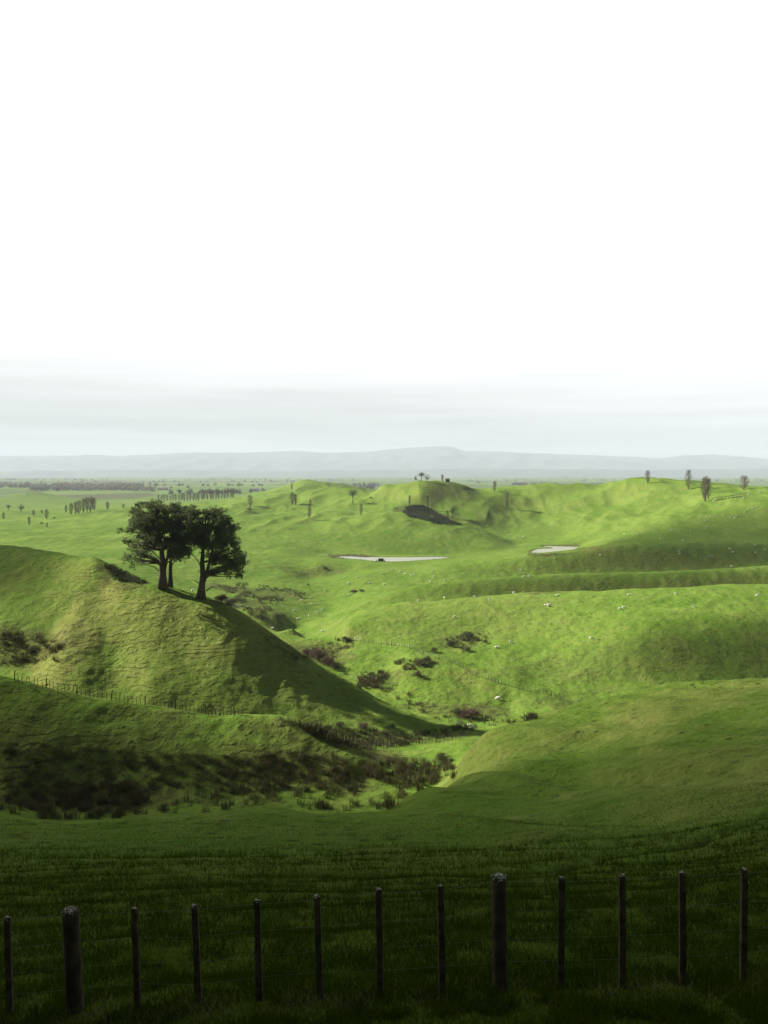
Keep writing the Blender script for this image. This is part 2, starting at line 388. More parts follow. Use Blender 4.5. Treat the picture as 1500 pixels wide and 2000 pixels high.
nr, nc = X.shape
idx = np.arange(nr*nc).reshape(nr, nc)
F = np.stack([idx[:-1, :-1], idx[:-1, 1:], idx[1:, 1:], idx[1:, :-1]], -1).reshape(-1, 4)
V = np.stack([X, Y, Zt], -1).reshape(-1, 3)

# ------------------------------------------------------------------ patches of different ground cover (world-space blobs), plus painted foreground shade
dead = np.zeros(X.shape); pale = np.zeros(X.shape)
near_shade = sstep(40, 10, Y+perlin(X/4, Y/4, 61)*9+perlin(X/1.2, Y/1.2, 62)*3)  # long grass darkened towards the viewer, standing in for foreground shade
def blob(arr, p, rx, ry, s):
    m = (np.abs(X-p.x) < rx*2.2) & (np.abs(Y-p.y) < ry*2.2)
    xx = X[m]; yy = Y[m]
    q = np.hypot((xx-p.x)/rx, (yy-p.y)/ry)+perlin(xx/(rx*0.35)+5, yy/(ry*0.35), 21)*0.5
    arr[m] = np.maximum(arr[m], s*sstep(1.15, 0.7, q))
for px, py, rx, ry, s in [
    (300,1490,14,5,.5),(150,1515,14,5,.6),(380,1510,12,4,.6),(560,1505,8,5,.7),(620,1480,5,5,.6),(60,1440,8,5,.25),(330,1425,6,4,.4),(180,1560,14,5,.9),(420,1560,12,4,.6),(660,1520,7,5,.8),
    (30,1265,16,6,.75),(90,1270,9,5,.5),(690,1452,10,6,1),(760,1450,9,5,.9),(620,1430,12,4,.6),(800,1442,8,4,.6),
    (470,1180,12,20,.8),(500,1160,12,16,.7),(560,1160,8,12,.7),(450,1150,14,12,.8),(520,1195,8,14,.7),
    (560,1262,6,6,.6),(620,1275,8,9,.8),(650,1290,7,8,.7),(745,1325,8,5,.6),(930,1392,10,6,.8),(840,1385,10,4,.5),
    (890,1255,8,7,.5),(830,1300,5,5,.4),(660,1087,14,5,.8),(700,1086,12,4,.7),(860,952,16,26,.7),(890,960,14,20,.5),(835,1008,26,14,.9),(800,995,16,10,.9),(870,1018,16,8,.7),
    (1060,1158,8,3,.8),(1080,1084,12,4,.7),(60,965,40,60,.9),(640,1117,12,7,.6),(600,1124,8,6,.5),(230,1120,5,6,.9),(265,1135,5,5,.9),(1200,1290,30,10,.3),(1080,1370,10,5,.4),(700,955,40,30,.25)]:
    h = hit(px, py)
    if h: blob(dead, h, rx, ry, s)
for px, py, rx, ry, s in [(150,1230,7,14,.9),(190,1180,6,10,.8),(110,1290,6,8,.8),(300,1200,14,8,.5),(1280,1395,12,7,.5),(1180,1430,8,6,.4),(1380,1350,12,8,.35),(1080,1440,7,8,.4),(1170,1070,12,10,.8),
    (1200,1060,14,10,.4),(600,1260,9,10,.5),(660,1270,8,9,.5),(900,1200,40,30,.3),(1450,1500,8,12,.4),(1340,1560,4,6,.35),(420,1270,20,6,.35),(930,1322,6,6,.4)]:
    h = hit(px, py)
    if h: blob(pale, h, rx, ry, s)

def grass_mat():
    m = bpy.data.materials.new('pasture'); nt = NT(m)
    g = nd(nt, 'ShaderNodeNewGeometry'); pos = g.outputs['Position']
    sp = nd(nt, 'ShaderNodeSeparateXYZ'); lk(nt, pos, sp.inputs[0])
    sn = nd(nt, 'ShaderNodeSeparateXYZ'); lk(nt, g.outputs['True Normal'], sn.inputs[0])
    n40 = noise(nt, pos, 0.022, 4, 0.55, 0.6); n8 = noise(nt, pos, 0.13, 4, 0.6, 0.4); n2 = noise(nt, pos, 0.6, 4, 0.65); nf = noise(nt, pos, 3.2, 3, 0.7)
    lush = mix(nt, ramp(nt, n40, [(0.38, 0), (0.62, 1)]), (0.100, 0.182, 0.022), (0.146, 0.232, 0.036))
    yel = mix(nt, n2, (0.160, 0.200, 0.040), (0.240, 0.245, 0.075))
    steep = ramp(nt, sn.outputs[2], [(0.80, 1.0), (0.93, 0.35), (0.985, 0.0)])
    fy = mth(nt, 'MULTIPLY_ADD', steep, 0.55, mth(nt, 'MULTIPLY', ramp(nt, n8, [(0.45, 0), (0.72, 1)]), 0.45), clamp=True)
    at1 = nd(nt, 'ShaderNodeAttribute', attribute_name='pale'); at2 = nd(nt, 'ShaderNodeAttribute', attribute_name='dead')
    fy = mth(nt, 'ADD', fy, mth(nt, 'MULTIPLY', at1.outputs['Fac'], 0.7), clamp=True)
    c = mix(nt, fy, lush, yel)
    # tufts: dark flecks of coarse grass
    vt = nd(nt, 'ShaderNodeTexVoronoi'); vt.inputs['Scale'].default_value = 0.75; lk(nt, pos, vt.inputs['Vector'])
    tuft = mth(nt, 'MULTIPLY', ramp(nt, vt.outputs['Distance'], [(0.12, 1), (0.3, 0)]), ramp(nt, noise(nt, pos, 0.09, 3), [(0.42, 0.15), (0.60, 1)]))
    c = mix(nt, mth(nt, 'MULTIPLY', tuft, 0.7), c, (0.045, 0.062, 0.018))
    c = mix(nt, ramp(nt, n2, [(0.30, 0.5), (0.50, 0.0)]), c, (0.060, 0.095, 0.016))
    at3 = nd(nt, 'ShaderNodeAttribute', attribute_name='near_shade')
    c = mix(nt, mth(nt, 'MULTIPLY', at3.outputs['Fac'], 0.85), c, mix(nt, n2, (0.038, 0.066, 0.004), (0.074, 0.106, 0.008)))  # foreground shade painted into the grass colour
    # dead rush and scrub litter
    litter = mix(nt, n2, (0.050, 0.038, 0.022), (0.085, 0.070, 0.035))
    fd = mth(nt, 'MULTIPLY', at2.outputs['Fac'], ramp(nt, n2, [(0.34, 1.0), (0.62, 0.35)]), clamp=True)
    c = mix(nt, fd, c, litter)
    # fields of the far plain
    dist = sp.outputs[1]
    vor = nd(nt, 'ShaderNodeTexVoronoi'); vor.inputs['Scale'].default_value = 0.0032
    mpn = nd(nt, 'ShaderNodeMapping'); mpn.inputs['Scale'].default_value = (1, 0.55, 0); lk(nt, pos, mpn.inputs[0]); lk(nt, mpn.outputs[0], vor.inputs['Vector'])
    vs = nd(nt, 'ShaderNodeSeparateColor'); lk(nt, vor.outputs['Color'], vs.inputs[0])
    fields = ramp(nt, vs.outputs[0], [(0.0, (0.10, 0.16, 0.035)), (0.3, (0.13, 0.19, 0.05)), (0.5, (0.085, 0.13, 0.035)), (0.62, (0.085, 0.08, 0.045)), (0.8, (0.15, 0.20, 0.06)), (0.95, (0.10, 0.09, 0.05))], 'CONSTANT')
    c = mix(nt, ramp(nt, mth(nt, 'MULTIPLY', dist, 1/4000.0), [(0.24, 0), (0.36, 0.85)]), c, fields)
    c = mix(nt, mth(nt, 'MULTIPLY', nf, 0.35), c, mix(nt, 1.0, c, (0.55, 0.6, 0.5), 'MULTIPLY'))
    # relief: stock terracettes on steep ground, lumps, blades
    wv = mth(nt, 'ADD', mth(nt, 'MULTIPLY', sp.outputs[2], 1.15), mth(nt, 'MULTIPLY', noise(nt, pos, 0.11, 3, 0.6), 5.0))
    saw = mth(nt, 'FRACT', wv)
    saw = ramp(nt, saw, [(0.0, 0.0), (0.18, 1.0), (0.6, 0.55), (1.0, 0.0)])
    tm = mth(nt, 'MULTIPLY', ramp(nt, sn.outputs[2], [(0.84, 1), (0.955, 0)]), ramp(nt, n8, [(0.35, 0.25), (0.6, 1)]))
    h1 = mth(nt, 'MULTIPLY', mth(nt, 'MULTIPLY', saw, tm), 0.2)
    h2 = mth(nt, 'ADD', mth(nt, 'MULTIPLY', n2, 0.36), mth(nt, 'MULTIPLY', n8, 0.8)); h3 = mth(nt, 'MULTIPLY', nf, 0.16)
    hh = mth(nt, 'ADD', mth(nt, 'ADD', h1, h2), mth(nt, 'ADD', h3, mth(nt, 'MULTIPLY', tuft, 0.12)))
    far = ramp(nt, mth(nt, 'MULTIPLY', dist, 1/1000.0), [(0.015, 0.5), (0.035, 1.0), (0.5, 0.8), (0.9, 0.35)])
    bp = nd(nt, 'ShaderNodeBump'); bp.inputs['Distance'].default_value = 1.0; lk(nt, far, bp.inputs['Strength']); lk(nt, hh, bp.inputs['Height'])
    bs = nd(nt, 'ShaderNodeBsdfPrincipled'); lk(nt, c, bs.inputs['Base Color']); bs.inputs['Roughness'].default_value = 1.0; bs.inputs['Specular IOR Level'].default_value = 0.02
    lk(nt, bp.outputs[0], bs.inputs['Normal'])
    o = nd(nt, 'ShaderNodeOutputMaterial'); lk(nt, bs.outputs[0], o.inputs[0]); return m
def plain_mat(name, c1, c2, scale=2.0, rough=0.8, bump=0.0, trans=0.0, spec=0.2):
    m = bpy.data.materials.new(name); nt = NT(m)
    tcn = nd(nt, 'ShaderNodeTexCoord'); f = noise(nt, tcn.outputs['Object'], scale, 4, 0.6)
    c = mix(nt, ramp(nt, f, [(0.35, 0), (0.65, 1)]), c1, c2)
    bs = nd(nt, 'ShaderNodeBsdfPrincipled'); lk(nt, c, bs.inputs['Base Color']); bs.inputs['Roughness'].default_value = rough; bs.inputs['Specular IOR Level'].default_value = spec
    if bump:
        bp = nd(nt, 'ShaderNodeBump'); bp.inputs['Distance'].default_value = bump; lk(nt, noise(nt, tcn.outputs['Object'], scale*3, 5, 0.7), bp.inputs['Height']); lk(nt, bp.outputs[0], bs.inputs['Normal'])
    sh = bs.outputs[0]
    if trans:
        tr = nd(nt, 'ShaderNodeBsdfTranslucent'); lk(nt, c, tr.inputs[0]); mx = nd(nt, 'ShaderNodeMixShader'); mx.inputs[0].default_value = trans
        lk(nt, sh, mx.inputs[1]); lk(nt, tr.outputs[0], mx.inputs[2]); sh = mx.outputs[0]
    o = nd(nt, 'ShaderNodeOutputMaterial'); lk(nt, sh, o.inputs[0]); return m
M = dict(
    grass=grass_mat(),
    blade=plain_mat('grass_blade', (0.032, 0.060, 0.003), (0.066, 0.098, 0.005), 1.2, 1.0, trans=0.2, spec=0.0),
    straw=plain_mat('dry_grass', (0.16, 0.15, 0.07), (0.24, 0.22, 0.12), 5, 0.8, trans=0.2),
    rush=plain_mat('rush', (0.052, 0.058, 0.022), (0.108, 0.095, 0.044), 0.5, 0.8, trans=0.15),
    rushg=plain_mat('green_rush', (0.030, 0.044, 0.014), (0.055, 0.066, 0.024), 0.6, 0.8, trans=0.15),
    needle=plain_mat('pine_needles', (0.065, 0.100, 0.034), (0.120, 0.135, 0.058), 0.6, 0.75, trans=0.42),
    pbark=plain_mat('pine_bark', (0.050, 0.038, 0.028), (0.11, 0.085, 0.06), 1.5, 0.9, bump=0.08),
    twig=plain_mat('bare_twig', (0.095, 0.080, 0.058), (0.17, 0.14, 0.10), 0.8, 0.85, trans=0.15),
    bark=plain_mat('grey_bark', (0.12, 0.10, 0.08), (0.20, 0.175, 0.14), 1.0, 0.9),
    leaf=plain_mat('dark_leaf', (0.025, 0.045, 0.016), (0.05, 0.070, 0.026), 0.5, 0.7, trans=0.15),
    wood=plain_mat('leafless_wood', (0.14, 0.13, 0.10), (0.22, 0.195, 0.15), 0.02, 0.85, trans=0.2),
    hedge=plain_mat('hedge_leaf', (0.07, 0.085, 0.05), (0.12, 0.11, 0.07), 0.02, 0.8, trans=0.2),
    blossom=plain_mat('pale_bare_crown', (0.26, 0.25, 0.20), (0.38, 0.36, 0.30), 0.8, 0.8, trans=0.2),
    deadr=plain_mat('dead_rush', (0.10, 0.075, 0.04), (0.17, 0.13, 0.07), 0.7, 0.9, trans=0.15),
    russet=plain_mat('russet_scrub', (0.085, 0.050, 0.038), (0.14, 0.09, 0.07), 0.7, 0.85, trans=0.15),
    wool=plain_mat('wool', (0.74, 0.71, 0.64), (0.88, 0.86, 0.80), 9, 0.95, bump=0.03),
    batten=plain_mat('weathered_batten', (0.045, 0.037, 0.022), (0.11, 0.09, 0.052), 9, 0.85, bump=0.004),
    post=plain_mat('weathered_post', (0.035, 0.028, 0.017), (0.085, 0.066, 0.040), 6, 0.85, bump=0.006),
    lichen=plain_mat('lichen', (0.30, 0.31, 0.24), (0.55, 0.55, 0.45), 40, 0.95, bump=0.004),
    wire=plain_mat('galvanised_wire', (0.12, 0.125, 0.12), (0.2, 0.2, 0.19), 30, 0.4, spec=0.6),
    log=plain_mat('bleached_log', (0.42, 0.40, 0.34), (0.60, 0.57, 0.5), 3, 0.85),
    wall=plain_mat('pale_wall', (0.5, 0.5, 0.46), (0.62, 0.62, 0.58), 2, 0.8),
    roof=plain_mat('roof_iron', (0.18, 0.15, 0.14), (0.25, 0.2, 0.19), 2, 0.6),
    dark=plain_mat('dark_opening', (0.03, 0.03, 0.035), (0.05, 0.05, 0.05), 2, 0.3),
    tank=plain_mat('dark_tank', (0.035, 0.045, 0.035), (0.06, 0.07, 0.055), 4, 0.6),
    cow=plain_mat('black_hide', (0.012, 0.011, 0.010), (0.03, 0.025, 0.02), 3, 0.6),
)
m = (np.abs(X) < 200) & (Y > 380) & (Y < 620)
sd = np.minimum(sd_poly(X[m], Y[m], POND1), sd_poly(X[m], Y[m], POND2)); q = sd+perlin(X[m]/4, Y[m]/4, 55)*3
dead[m] = np.maximum(dead[m], sstep(4.0, 1.0, q)*.9)
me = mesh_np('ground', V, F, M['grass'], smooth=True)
for nm, arr in (('dead', dead), ('pale', pale), ('near_shade', near_shade)):
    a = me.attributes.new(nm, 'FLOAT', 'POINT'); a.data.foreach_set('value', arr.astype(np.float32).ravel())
ground = tag(link('ground', me), kind='structure')

# ---- ponds
mw = bpy.data.materials.new('pond_water'); nt = NT(mw)
bs = nd(nt, 'ShaderNodeBsdfPrincipled'); bs.inputs['Roughness'].default_value = 0.2; bs.inputs['IOR'].default_value = 1.33
g = nd(nt, 'ShaderNodeNewGeometry'); mpw = nd(nt, 'ShaderNodeMapping'); mpw.inputs['Scale'].default_value = (.03, .12, 1); lk(nt, g.outputs['Position'], mpw.inputs[0]); lk(nt, mix(nt, noise(nt, mpw.outputs[0], 1.0, 4), (0.22, 0.23, 0.20), (0.50, 0.50, 0.46)), bs.inputs['Base Color'])
bp = nd(nt, 'ShaderNodeBump'); bp.inputs['Distance'].default_value = 0.02; lk(nt, noise(nt, g.outputs['Position'], 1.5, 3), bp.inputs['Height']); lk(nt, bp.outputs[0], bs.inputs['Normal'])
o = nd(nt, 'ShaderNodeOutputMaterial'); lk(nt, bs.outputs[0], o.inputs[0])
for nm, poly, wl in (('pond_water', POND1, WL1), ('pond_water', POND2, WL2)):
    bm = bmesh.new(); cx = sum(p[0] for p in poly)/len(poly); cyy = sum(p[1] for p in poly)/len(poly)
    q = []
    for k in range(len(poly)):
        p0, p1, p2, p3 = [np.array(poly[(k+s) % len(poly)]) for s in (-1, 0, 1, 2)]
        for t in (0, .25, .5, .75):
            q.append(0.5*(2*p1+(p2-p0)*t+(2*p0-5*p1+4*p2-p3)*t*t+(3*p1-p0-3*p2+p3)*t**3))
    vs = [bm.verts.new((p[0]+(p[0]-cx)*0.012, p[1]+(p[1]-cyy)*0.03, wl)) for p in q]
    bm.faces.new(vs); bmesh.ops.triangulate(bm, faces=bm.faces[:])
    me = bpy.data.meshes.new(nm); bm.to_mesh(me); bm.free(); me.materials.append(mw)
    tag(link('pond_water', me), kind='structure')

# ---- distant ranges: real hills 15-21 km away
sky_line = [(-300,893),(0,891),(150,890),(165,888),(240,891),(300,888),(370,884),(500,884),(580,881),(640,885),(720,882),(790,875),(860,872),(885,873),(905,881),(960,882),(1060,886),(1140,889),(1220,892),(1290,896),(1330,890),(1390,888),(1450,892),(1500,898),(1560,893),(1800,890)]
def mountain(name, Y0, Y1, top, seed, amp):
    us = np.linspace(-0.75, 0.75, 360); ys = np.linspace(Y0, Y1, 60)
    xs_ = [uw(p[0], p[1])[0] for p in top]; zs_ = [uw(p[0], p[1])[1] for p in top]
    UU, YY = np.meshgrid(us, ys); yc = Y0+(Y1-Y0)*0.6
    t = (YY-Y0)/(yc-Y0); prof = np.where(t < 1, sstep(0, 1, t), 1-0.5*sstep(1, 1.67, t))
    zc = np.interp(us, xs_, zs_)[None, :]*yc
    XX = UU*YY
    rid = (1-np.abs(perlin(XX/900, YY/1100, seed))*2)*0.6+perlin(XX/260, YY/300, seed+1)*0.4
    Zm = -60+(zc+60)*prof+rid*amp*prof*(1-prof)*4+perlin(XX/300, YY/300, seed+2)*12*prof
    ii = np.arange(UU.size).reshape(UU.shape)
    Fm = np.stack([ii[:-1, :-1], ii[:-1, 1:], ii[1:, 1:], ii[1:, :-1]], -1).reshape(-1, 4)
    me = mesh_np(name, np.stack([XX, YY, Zm], -1).reshape(-1, 3), Fm, MT, True)
    return tag(link(name, me), kind='structure')
MT = plain_mat('bush_clad_range', (0.05, 0.07, 0.06), (0.10, 0.12, 0.08), 0.0015, 0.95)
mountain('hills', 14500, 20500, sky_line, 31, 160)
mountain('hills', 9500, 14500, [(p, 925+(r-925)*0.33) for p, r in [(-300,905),(0,912),(300,900),(500,910),(750,902),(1000,896),(1200,905),(1500,898),(1800,905)]], 41, 60)

# ------------------------------------------------------------------ generic builders
def tube(path, rad, seg=6):
    path = [Vector(p) for p in path]; V = []; Fq = []
    for i, p in enumerate(path):
        t = (path[min(i+1, len(path)-1)]-path[max(i-1, 0)]).normalized()
        a = t.cross(Vector((0.13, 0.99, 0.07))).normalized() if abs(t.y) < 0.9 else t.cross(Vector((1, 0, 0))).normalized(); b = t.cross(a)
        for s in range(seg):
            an = 2*math.pi*s/seg; V.append(p+(a*math.cos(an)+b*math.sin(an))*rad[i])
    for i in range(len(path)-1):
        for s in range(seg):
            a0 = i*seg+s; b0 = i*seg+(s+1) % seg; Fq.append((a0, b0, b0+seg, a0+seg))
    return V, Fq
class MB:
    def __init__(s): s.v = []; s.f = []
    def add(s, V, Fq):
        o = len(s.v); s.v += [tuple(v) for v in V]; s.f += [tuple(i+o for i in f) for f in Fq]
    def tube(s, path, rad, seg=6, cap=True):
        V, Fq = tube(path, rad, seg); n = len(V); s.add(V, Fq)
        if cap:
            o = len(s.v)-n; s.f.append(tuple(o+n-seg+k for k in range(seg))); s.f.append(tuple(o+k for k in reversed(range(seg))))
    def box(s, c, d, rz=0):
        x, y, z = d[0]/2, d[1]/2, d[2]/2; ca, sa = math.cos(rz), math.sin(rz)
        vs = [(a*x, b*y, e*z) for e in (-1, 1) for a, b in ((-1, -1), (1, -1), (1, 1), (-1, 1))]
        s.add([(c[0]+p[0]*ca-p[1]*sa, c[1]+p[0]*sa+p[1]*ca, c[2]+p[2]) for p in vs], [(3, 2, 1, 0), (4, 5, 6, 7), (0, 1, 5, 4), (1, 2, 6, 5), (2, 3, 7, 6), (3, 0, 4, 7)])
    def mesh(s, name, mat, smooth=False):
        me = bpy.data.meshes.new(name); me.from_pydata(s.v, [], s.f); me.materials.append(mat)
        if smooth: me.polygons.foreach_set('use_smooth', [True]*len(me.polygons))
        me.update(); return me
def flecks(centres, size, jitter=0.5, up=0.0, ratio=1.0):
    """many small two-triangle leaves with random orientation; returns V, F"""
    c = np.asarray(centres); n = len(c)
    a = rng.normal(size=(n, 3)); a[:, 2] *= (1-up*0.5); a[:, 2] += up*1.5; a /= np.linalg.norm(a, axis=1)[:, None]
    b = rng.normal(size=(n, 3)); b -= (b*a).sum(1)[:, None]*a; b /= np.linalg.norm(b, axis=1)[:, None]
    s = size*(1-jitter+2*jitter*rng.random(n))[:, None]
    a = a*s; b = b*s*ratio
    V = np.stack([c-a-b*0.3, c+b, c+a-b*0.3, c-b*0.6], 1).reshape(-1, 3)
    F = np.arange(n*4).reshape(n, 4); return V, F

# ------------------------------------------------------------------ large pines on the ridge
def pine(name, label, base, trunks, limbs, blobs, depth, sc, seed, nleaf=420):
    """blobs: (dx, z, r) in metres seen from the front; every blob is spread through the depth of the crown"""
    r_ = random.Random(seed); root = empty(name, base)
    mb = MB()
    for path, r0, r1 in trunks:
        k = len(path); pp = []
        for i, p in enumerate(path): pp.append(Vector((p[0], p[1], p[2])))
        rad = [r0+(r1-r0)*(i/(k-1))**0.8 for i in range(k)]; rad[0] *= 1.25
        mb.tube(pp, rad, 10)
    trunk = link('trunk', mb.mesh('trunk', M['pbark'], True), root)
    lb = MB(); cl = []
    heads = [p for path, _, _ in trunks for p in path[len(path)//3:]]
    for dx, z, r in blobs:
        for rep in range(2):
            y = r_.uniform(-1, 1)*depth*(0.9 if rep else 0.5)
            z2 = z-abs(y)*0.05+r_.uniform(-.3, .3)
            c = Vector((dx+r_.uniform(-.3, .3), y, z2)); cl.append((c, r*(0.8+0.3*r_.random())))
            h = min(heads, key=lambda q: (Vector(q)-c).length+max(0, q[2]-c.z+0.5)*2.5); h = Vector(h)
            mid = h.lerp(c, 0.5)+Vector((r_.uniform(-.5, .5), r_.uniform(-.5, .5), r_.uniform(-.2, .5)))
            lb.tube([h, h.lerp(mid, .6), mid, c.lerp(mid, .35), c], [.17, .13, .10, .07, .03], 5)
    for path in limbs:
        lb.tube(path, [0.16*(1-0.75*i/(len(path)-1)) for i in range(len(path))], 6)
    link('limbs', lb.mesh('limbs', M['pbark'], True), root)
    pts = []
    for c, r in cl:
        nt_ = 13
        for k in range(nt_):                         # tufts over the clump surface
            d = Vector((r_.gauss(0, 1), r_.gauss(0, 1), r_.gauss(0.25, .8))).normalized()
            tcn = c+Vector((d.x*r, d.y*r, d.z*r*0.85))*r_.uniform(.5, 1.08)
            q = rng.normal(size=(int(nleaf/nt_), 3))*np.array([.30, .30, .20])*max(0.7, r/1.6)+np.array(tcn)
            pts.append(q)
    Vv, Ff = flecks(np.concatenate(pts), 0.18, 0.5, up=0.9, ratio=0.45)
    link('crown', mesh_np('crown', Vv, Ff, M['needle']), root)
    return tag(root, label, 'tree', 'big pines on the left ridge')
MPP = 193/FPX                                        # metres per photo pixel at the ridge
def crown_blobs(outline, bottom_gap, r, x0, ybase, n, seed):
    r_ = random.Random(seed); poly = outline; out = []
    xs = [p[0] for p in poly]; ys = [p[1] for p in poly]; tries = 0
    while len(out) < n and tries < 8000:
        tries += 1
        px = r_.uniform(min(xs), max(xs)); py = r_.uniform(min(ys), max(ys))
        d = float(sd_poly(np.array([px]), np.array([py]), poly)[0])
        rr = r*r_.uniform(.75, 1.2)
        if d > -rr/MPP*0.75: continue
        if any(math.hypot(px-q[3], (py-q[4])*1.2) < rr/MPP*0.62 for q in out): continue
        out.append(((px-x0)*MPP, (ybase-py)*MPP, rr, px, py))
    return [(a, b, c) for a, b, c, _, _ in out]
OUT_L = [(262,990),(275,978),(300,972),(335,971),(352,978),(362,990),(372,1005),(380,1025),(382,1050),(375,1075),(378,1090),(352,1096),(330,1088),(318,1070),(300,1068),(292,1084),(280,1098),(288,1112),(272,1112),(258,1108),(245,1098),(241,1085),(256,1075),(240,1062),(244,1045),(240,1030),(243,1010),(250,1000)]
OUT_R = [(372,988),(385,982),(400,988),(412,983),(430,981),(444,988),(456,994),(458,1010),(474,1016),(472,1028),(462,1036),(478,1048),(470,1062),(478,1075),(482,1098),(482,1118),(470,1128),(455,1122),(440,1112),(425,1105),(408,1100),(395,1080),(385,1070),(372,1060),(362,1040),(360,1015),(364,998)]
b1 = at(318, 194.5); b2 = at(333, 197.0); b3 = at(393, 192.5)
def px2(x0, yb, l): return [((x-x0)*MPP, dy, (yb-y)*MPP) for x, y, dy in l]
pine('pine_tree', 'broad dark pine, leftmost of the big pines on the ridge, thick grey trunk', b1,
     [(px2(318, 1149, [(318,1153,0),(318,1125,0),(318,1100,.2),(316,1075,.3),(312,1045,.4),(308,1010,.3),(306,990,.2)]), 1.15, .15), (px2(318, 1149, [(320,1115,0),(326,1090,.6),(334,1060,.8),(340,1030,.8),(345,1000,.5)]), .45, .1)],
     [px2(318, 1149, l) for l in ([(318,1110,0),(305,1095,-.6),(290,1082,-1.5),(270,1078,-2),(255,1085,-2.4)], [(318,1122,0),(300,1108,.8),(285,1104,1.2),(270,1107,1.5)], [(317,1095,0),(300,1075,-1),(280,1066,-1.6),(258,1068,-2)], [(320,1105,0),(338,1092,-1),(352,1085,-1.5),(366,1086,-1.5)])],
     crown_blobs(OUT_L, 0, 1.25, 318, 1149, 120, 3), 6.0, 1, 11, 210)
pine('pine_tree', 'slim second pine trunk close behind the leftmost pine, crown mingled with it', b2,
     [(px2(333, 1149, [(333,1154,0),(333,1120,0),(334,1095,0),(338,1060,.4),(352,1030,.9),(365,1000,1.2)]), .62, .12)],
     [px2(333, 1149, l) for l in ([(333,1108,0),(345,1092,.8),(360,1084,1.2),(372,1086,1.5)], [(334,1085,0),(322,1070,1),(312,1060,1.4)])],
     crown_blobs([(330,1000),(350,990),(358,980),(372,976),(386,983),(390,1000),(388,1040),(384,1075),(368,1092),(345,1088),(338,1070),(326,1050),(322,1020)], 0, 1.3, 333, 1149, 40, 5), 4.0, 1, 12, 230)
pine('pine_tree', 'dark pine with forked trunk and drooping right bough, rightmost on the ridge', b3,
     [(px2(393, 1164, [(392,1168,0),(394,1145,0),(397,1120,0),(395,1095,.3),(397,1065,.5),(400,1030,.5),(405,1000,.3)]), 1.1, .14), (px2(393, 1164, [(397,1132,0),(403,1118,0),(412,1090,-.5),(420,1060,-.8),(428,1030,-.8),(432,1005,-.5)]), .55, .1)],
     [px2(393, 1164, l) for l in ([(400,1128,0),(414,1118,-.8),(428,1112,-1.2),(445,1110,-1.5),(462,1116,-1.5)], [(396,1112,0),(388,1095,.6),(378,1082,1),(372,1078,1.2)], [(412,1090,-.5),(430,1075,-1.4),(448,1068,-1.8),(464,1070,-2)], [(395,1142,0),(386,1132,-.5),(378,1128,-.8)], [(403,1150,0),(414,1143,.4),(424,1146,.8)])],
     crown_blobs(OUT_R, 0, 1.25, 393, 1164, 110, 4), 5.5, 1, 13, 210)

# ------------------------------------------------------------------ poplars and other trees (templates, then copies)
def poplar_tpl(seed, bushy=1.0, mat='twig'):
    r_ = random.Random(seed); root = empty('poplar_tree', (0, 0, 0)); H = 16.0
    mb = MB(); mb.tube([(0, 0, -.4), (0.05, 0, 3), (-.05, 0.05, 8), (0.05, 0, 15.4)], [.34, .27, .16, .03], 7)
    link('trunk', mb.mesh('trunk', M['bark'], True), root)
    lb = MB(); pts = []
    for k in range(95):
        z0 = 0.9+13.2*(k/95)+r_.uniform(-.3, .3); an = r_.uniform(0, 6.28); L = (1.6+3.2*math.sin(min(1, (z0+1)/9)*1.5))*(1-0.72*max(0, z0-8)/8)*r_.uniform(.7, 1.15)
        sp = 0.55*bushy*r_.uniform(.6, 1.3)
        d = Vector((math.cos(an)*sp, math.sin(an)*sp, 1)).normalized(); p0 = Vector((0, 0, z0)); p1 = p0+Vector((d.x*L*.6*1.5, d.y*L*.6*1.5, L*.38)); p2 = p0+d*L
        lb.tube([p0, p1, p2], [.06, .04, .015], 4, cap=False)
        for q in range(46):
            t = r_.uniform(.25, 1.12); b = p0.lerp(p1, t*2) if t < .5 else p1.lerp(p2, t*2-1)
            pts.append((b.x+r_.gauss(0, .22), b.y+r_.gauss(0, .22), b.z+r_.gauss(0, .3)))
    Vv, Ff = flecks(pts, 0.17, 0.5, up=0.9, ratio=0.26)
    n0 = len(lb.v); V2 = [tuple(v) for v in Vv]; lb.add(V2, [tuple(f) for f in Ff])
    link('crown', lb.mesh('crown', M[mat]), root); return root
def round_tpl(name, seed, H, Wd, mat, trunk_h=0.3, dens=1.0, flat=1.0, leaf=.2):
    r_ = random.Random(seed); root = empty(name, (0, 0, 0)); mb = MB()
    mb.tube([(0, 0, -.4), (.1, 0, H*trunk_h), (0, .1, H*.75)], [H*.03, H*.024, H*.008], 7)
    link('trunk', mb.mesh('trunk', M['bark'] if mat != 'needle' else M['pbark'], True), root)
    lb = MB(); pts = []
    for k in range(26):
        an = r_.uniform(0, 6.28); rr = Wd/2*math.sqrt(r_.random())*.85; zc = H*trunk_h+(H*(1-trunk_h))*(0.15+0.8*r_.random()*(1-(rr/(Wd/2))**2*.6))*flat
        c = Vector((math.cos(an)*rr, math.sin(an)*rr, zc)); p0 = Vector((0, 0, H*trunk_h*r_.uniform(.7, 1.4)))
        lb.tube([p0, p0.lerp(c, .5)+Vector((0, 0, -.03*H)), c], [H*.012, H*.008, H*.003], 4, cap=False)
        s = Wd*.13
        pts.append(rng.normal(size=(int(90*dens), 3))*np.array([s, s, s*.6])*.75+np.array(c))
    Vv, Ff = flecks(np.concatenate(pts), leaf*Wd/8, 0.5, ratio=0.5 if mat != 'blossom' else .3)
    lb.add([tuple(v) for v in Vv], [tuple(f) for f in Ff])
    link('crown', lb.mesh('crown', M[mat]), root); return root
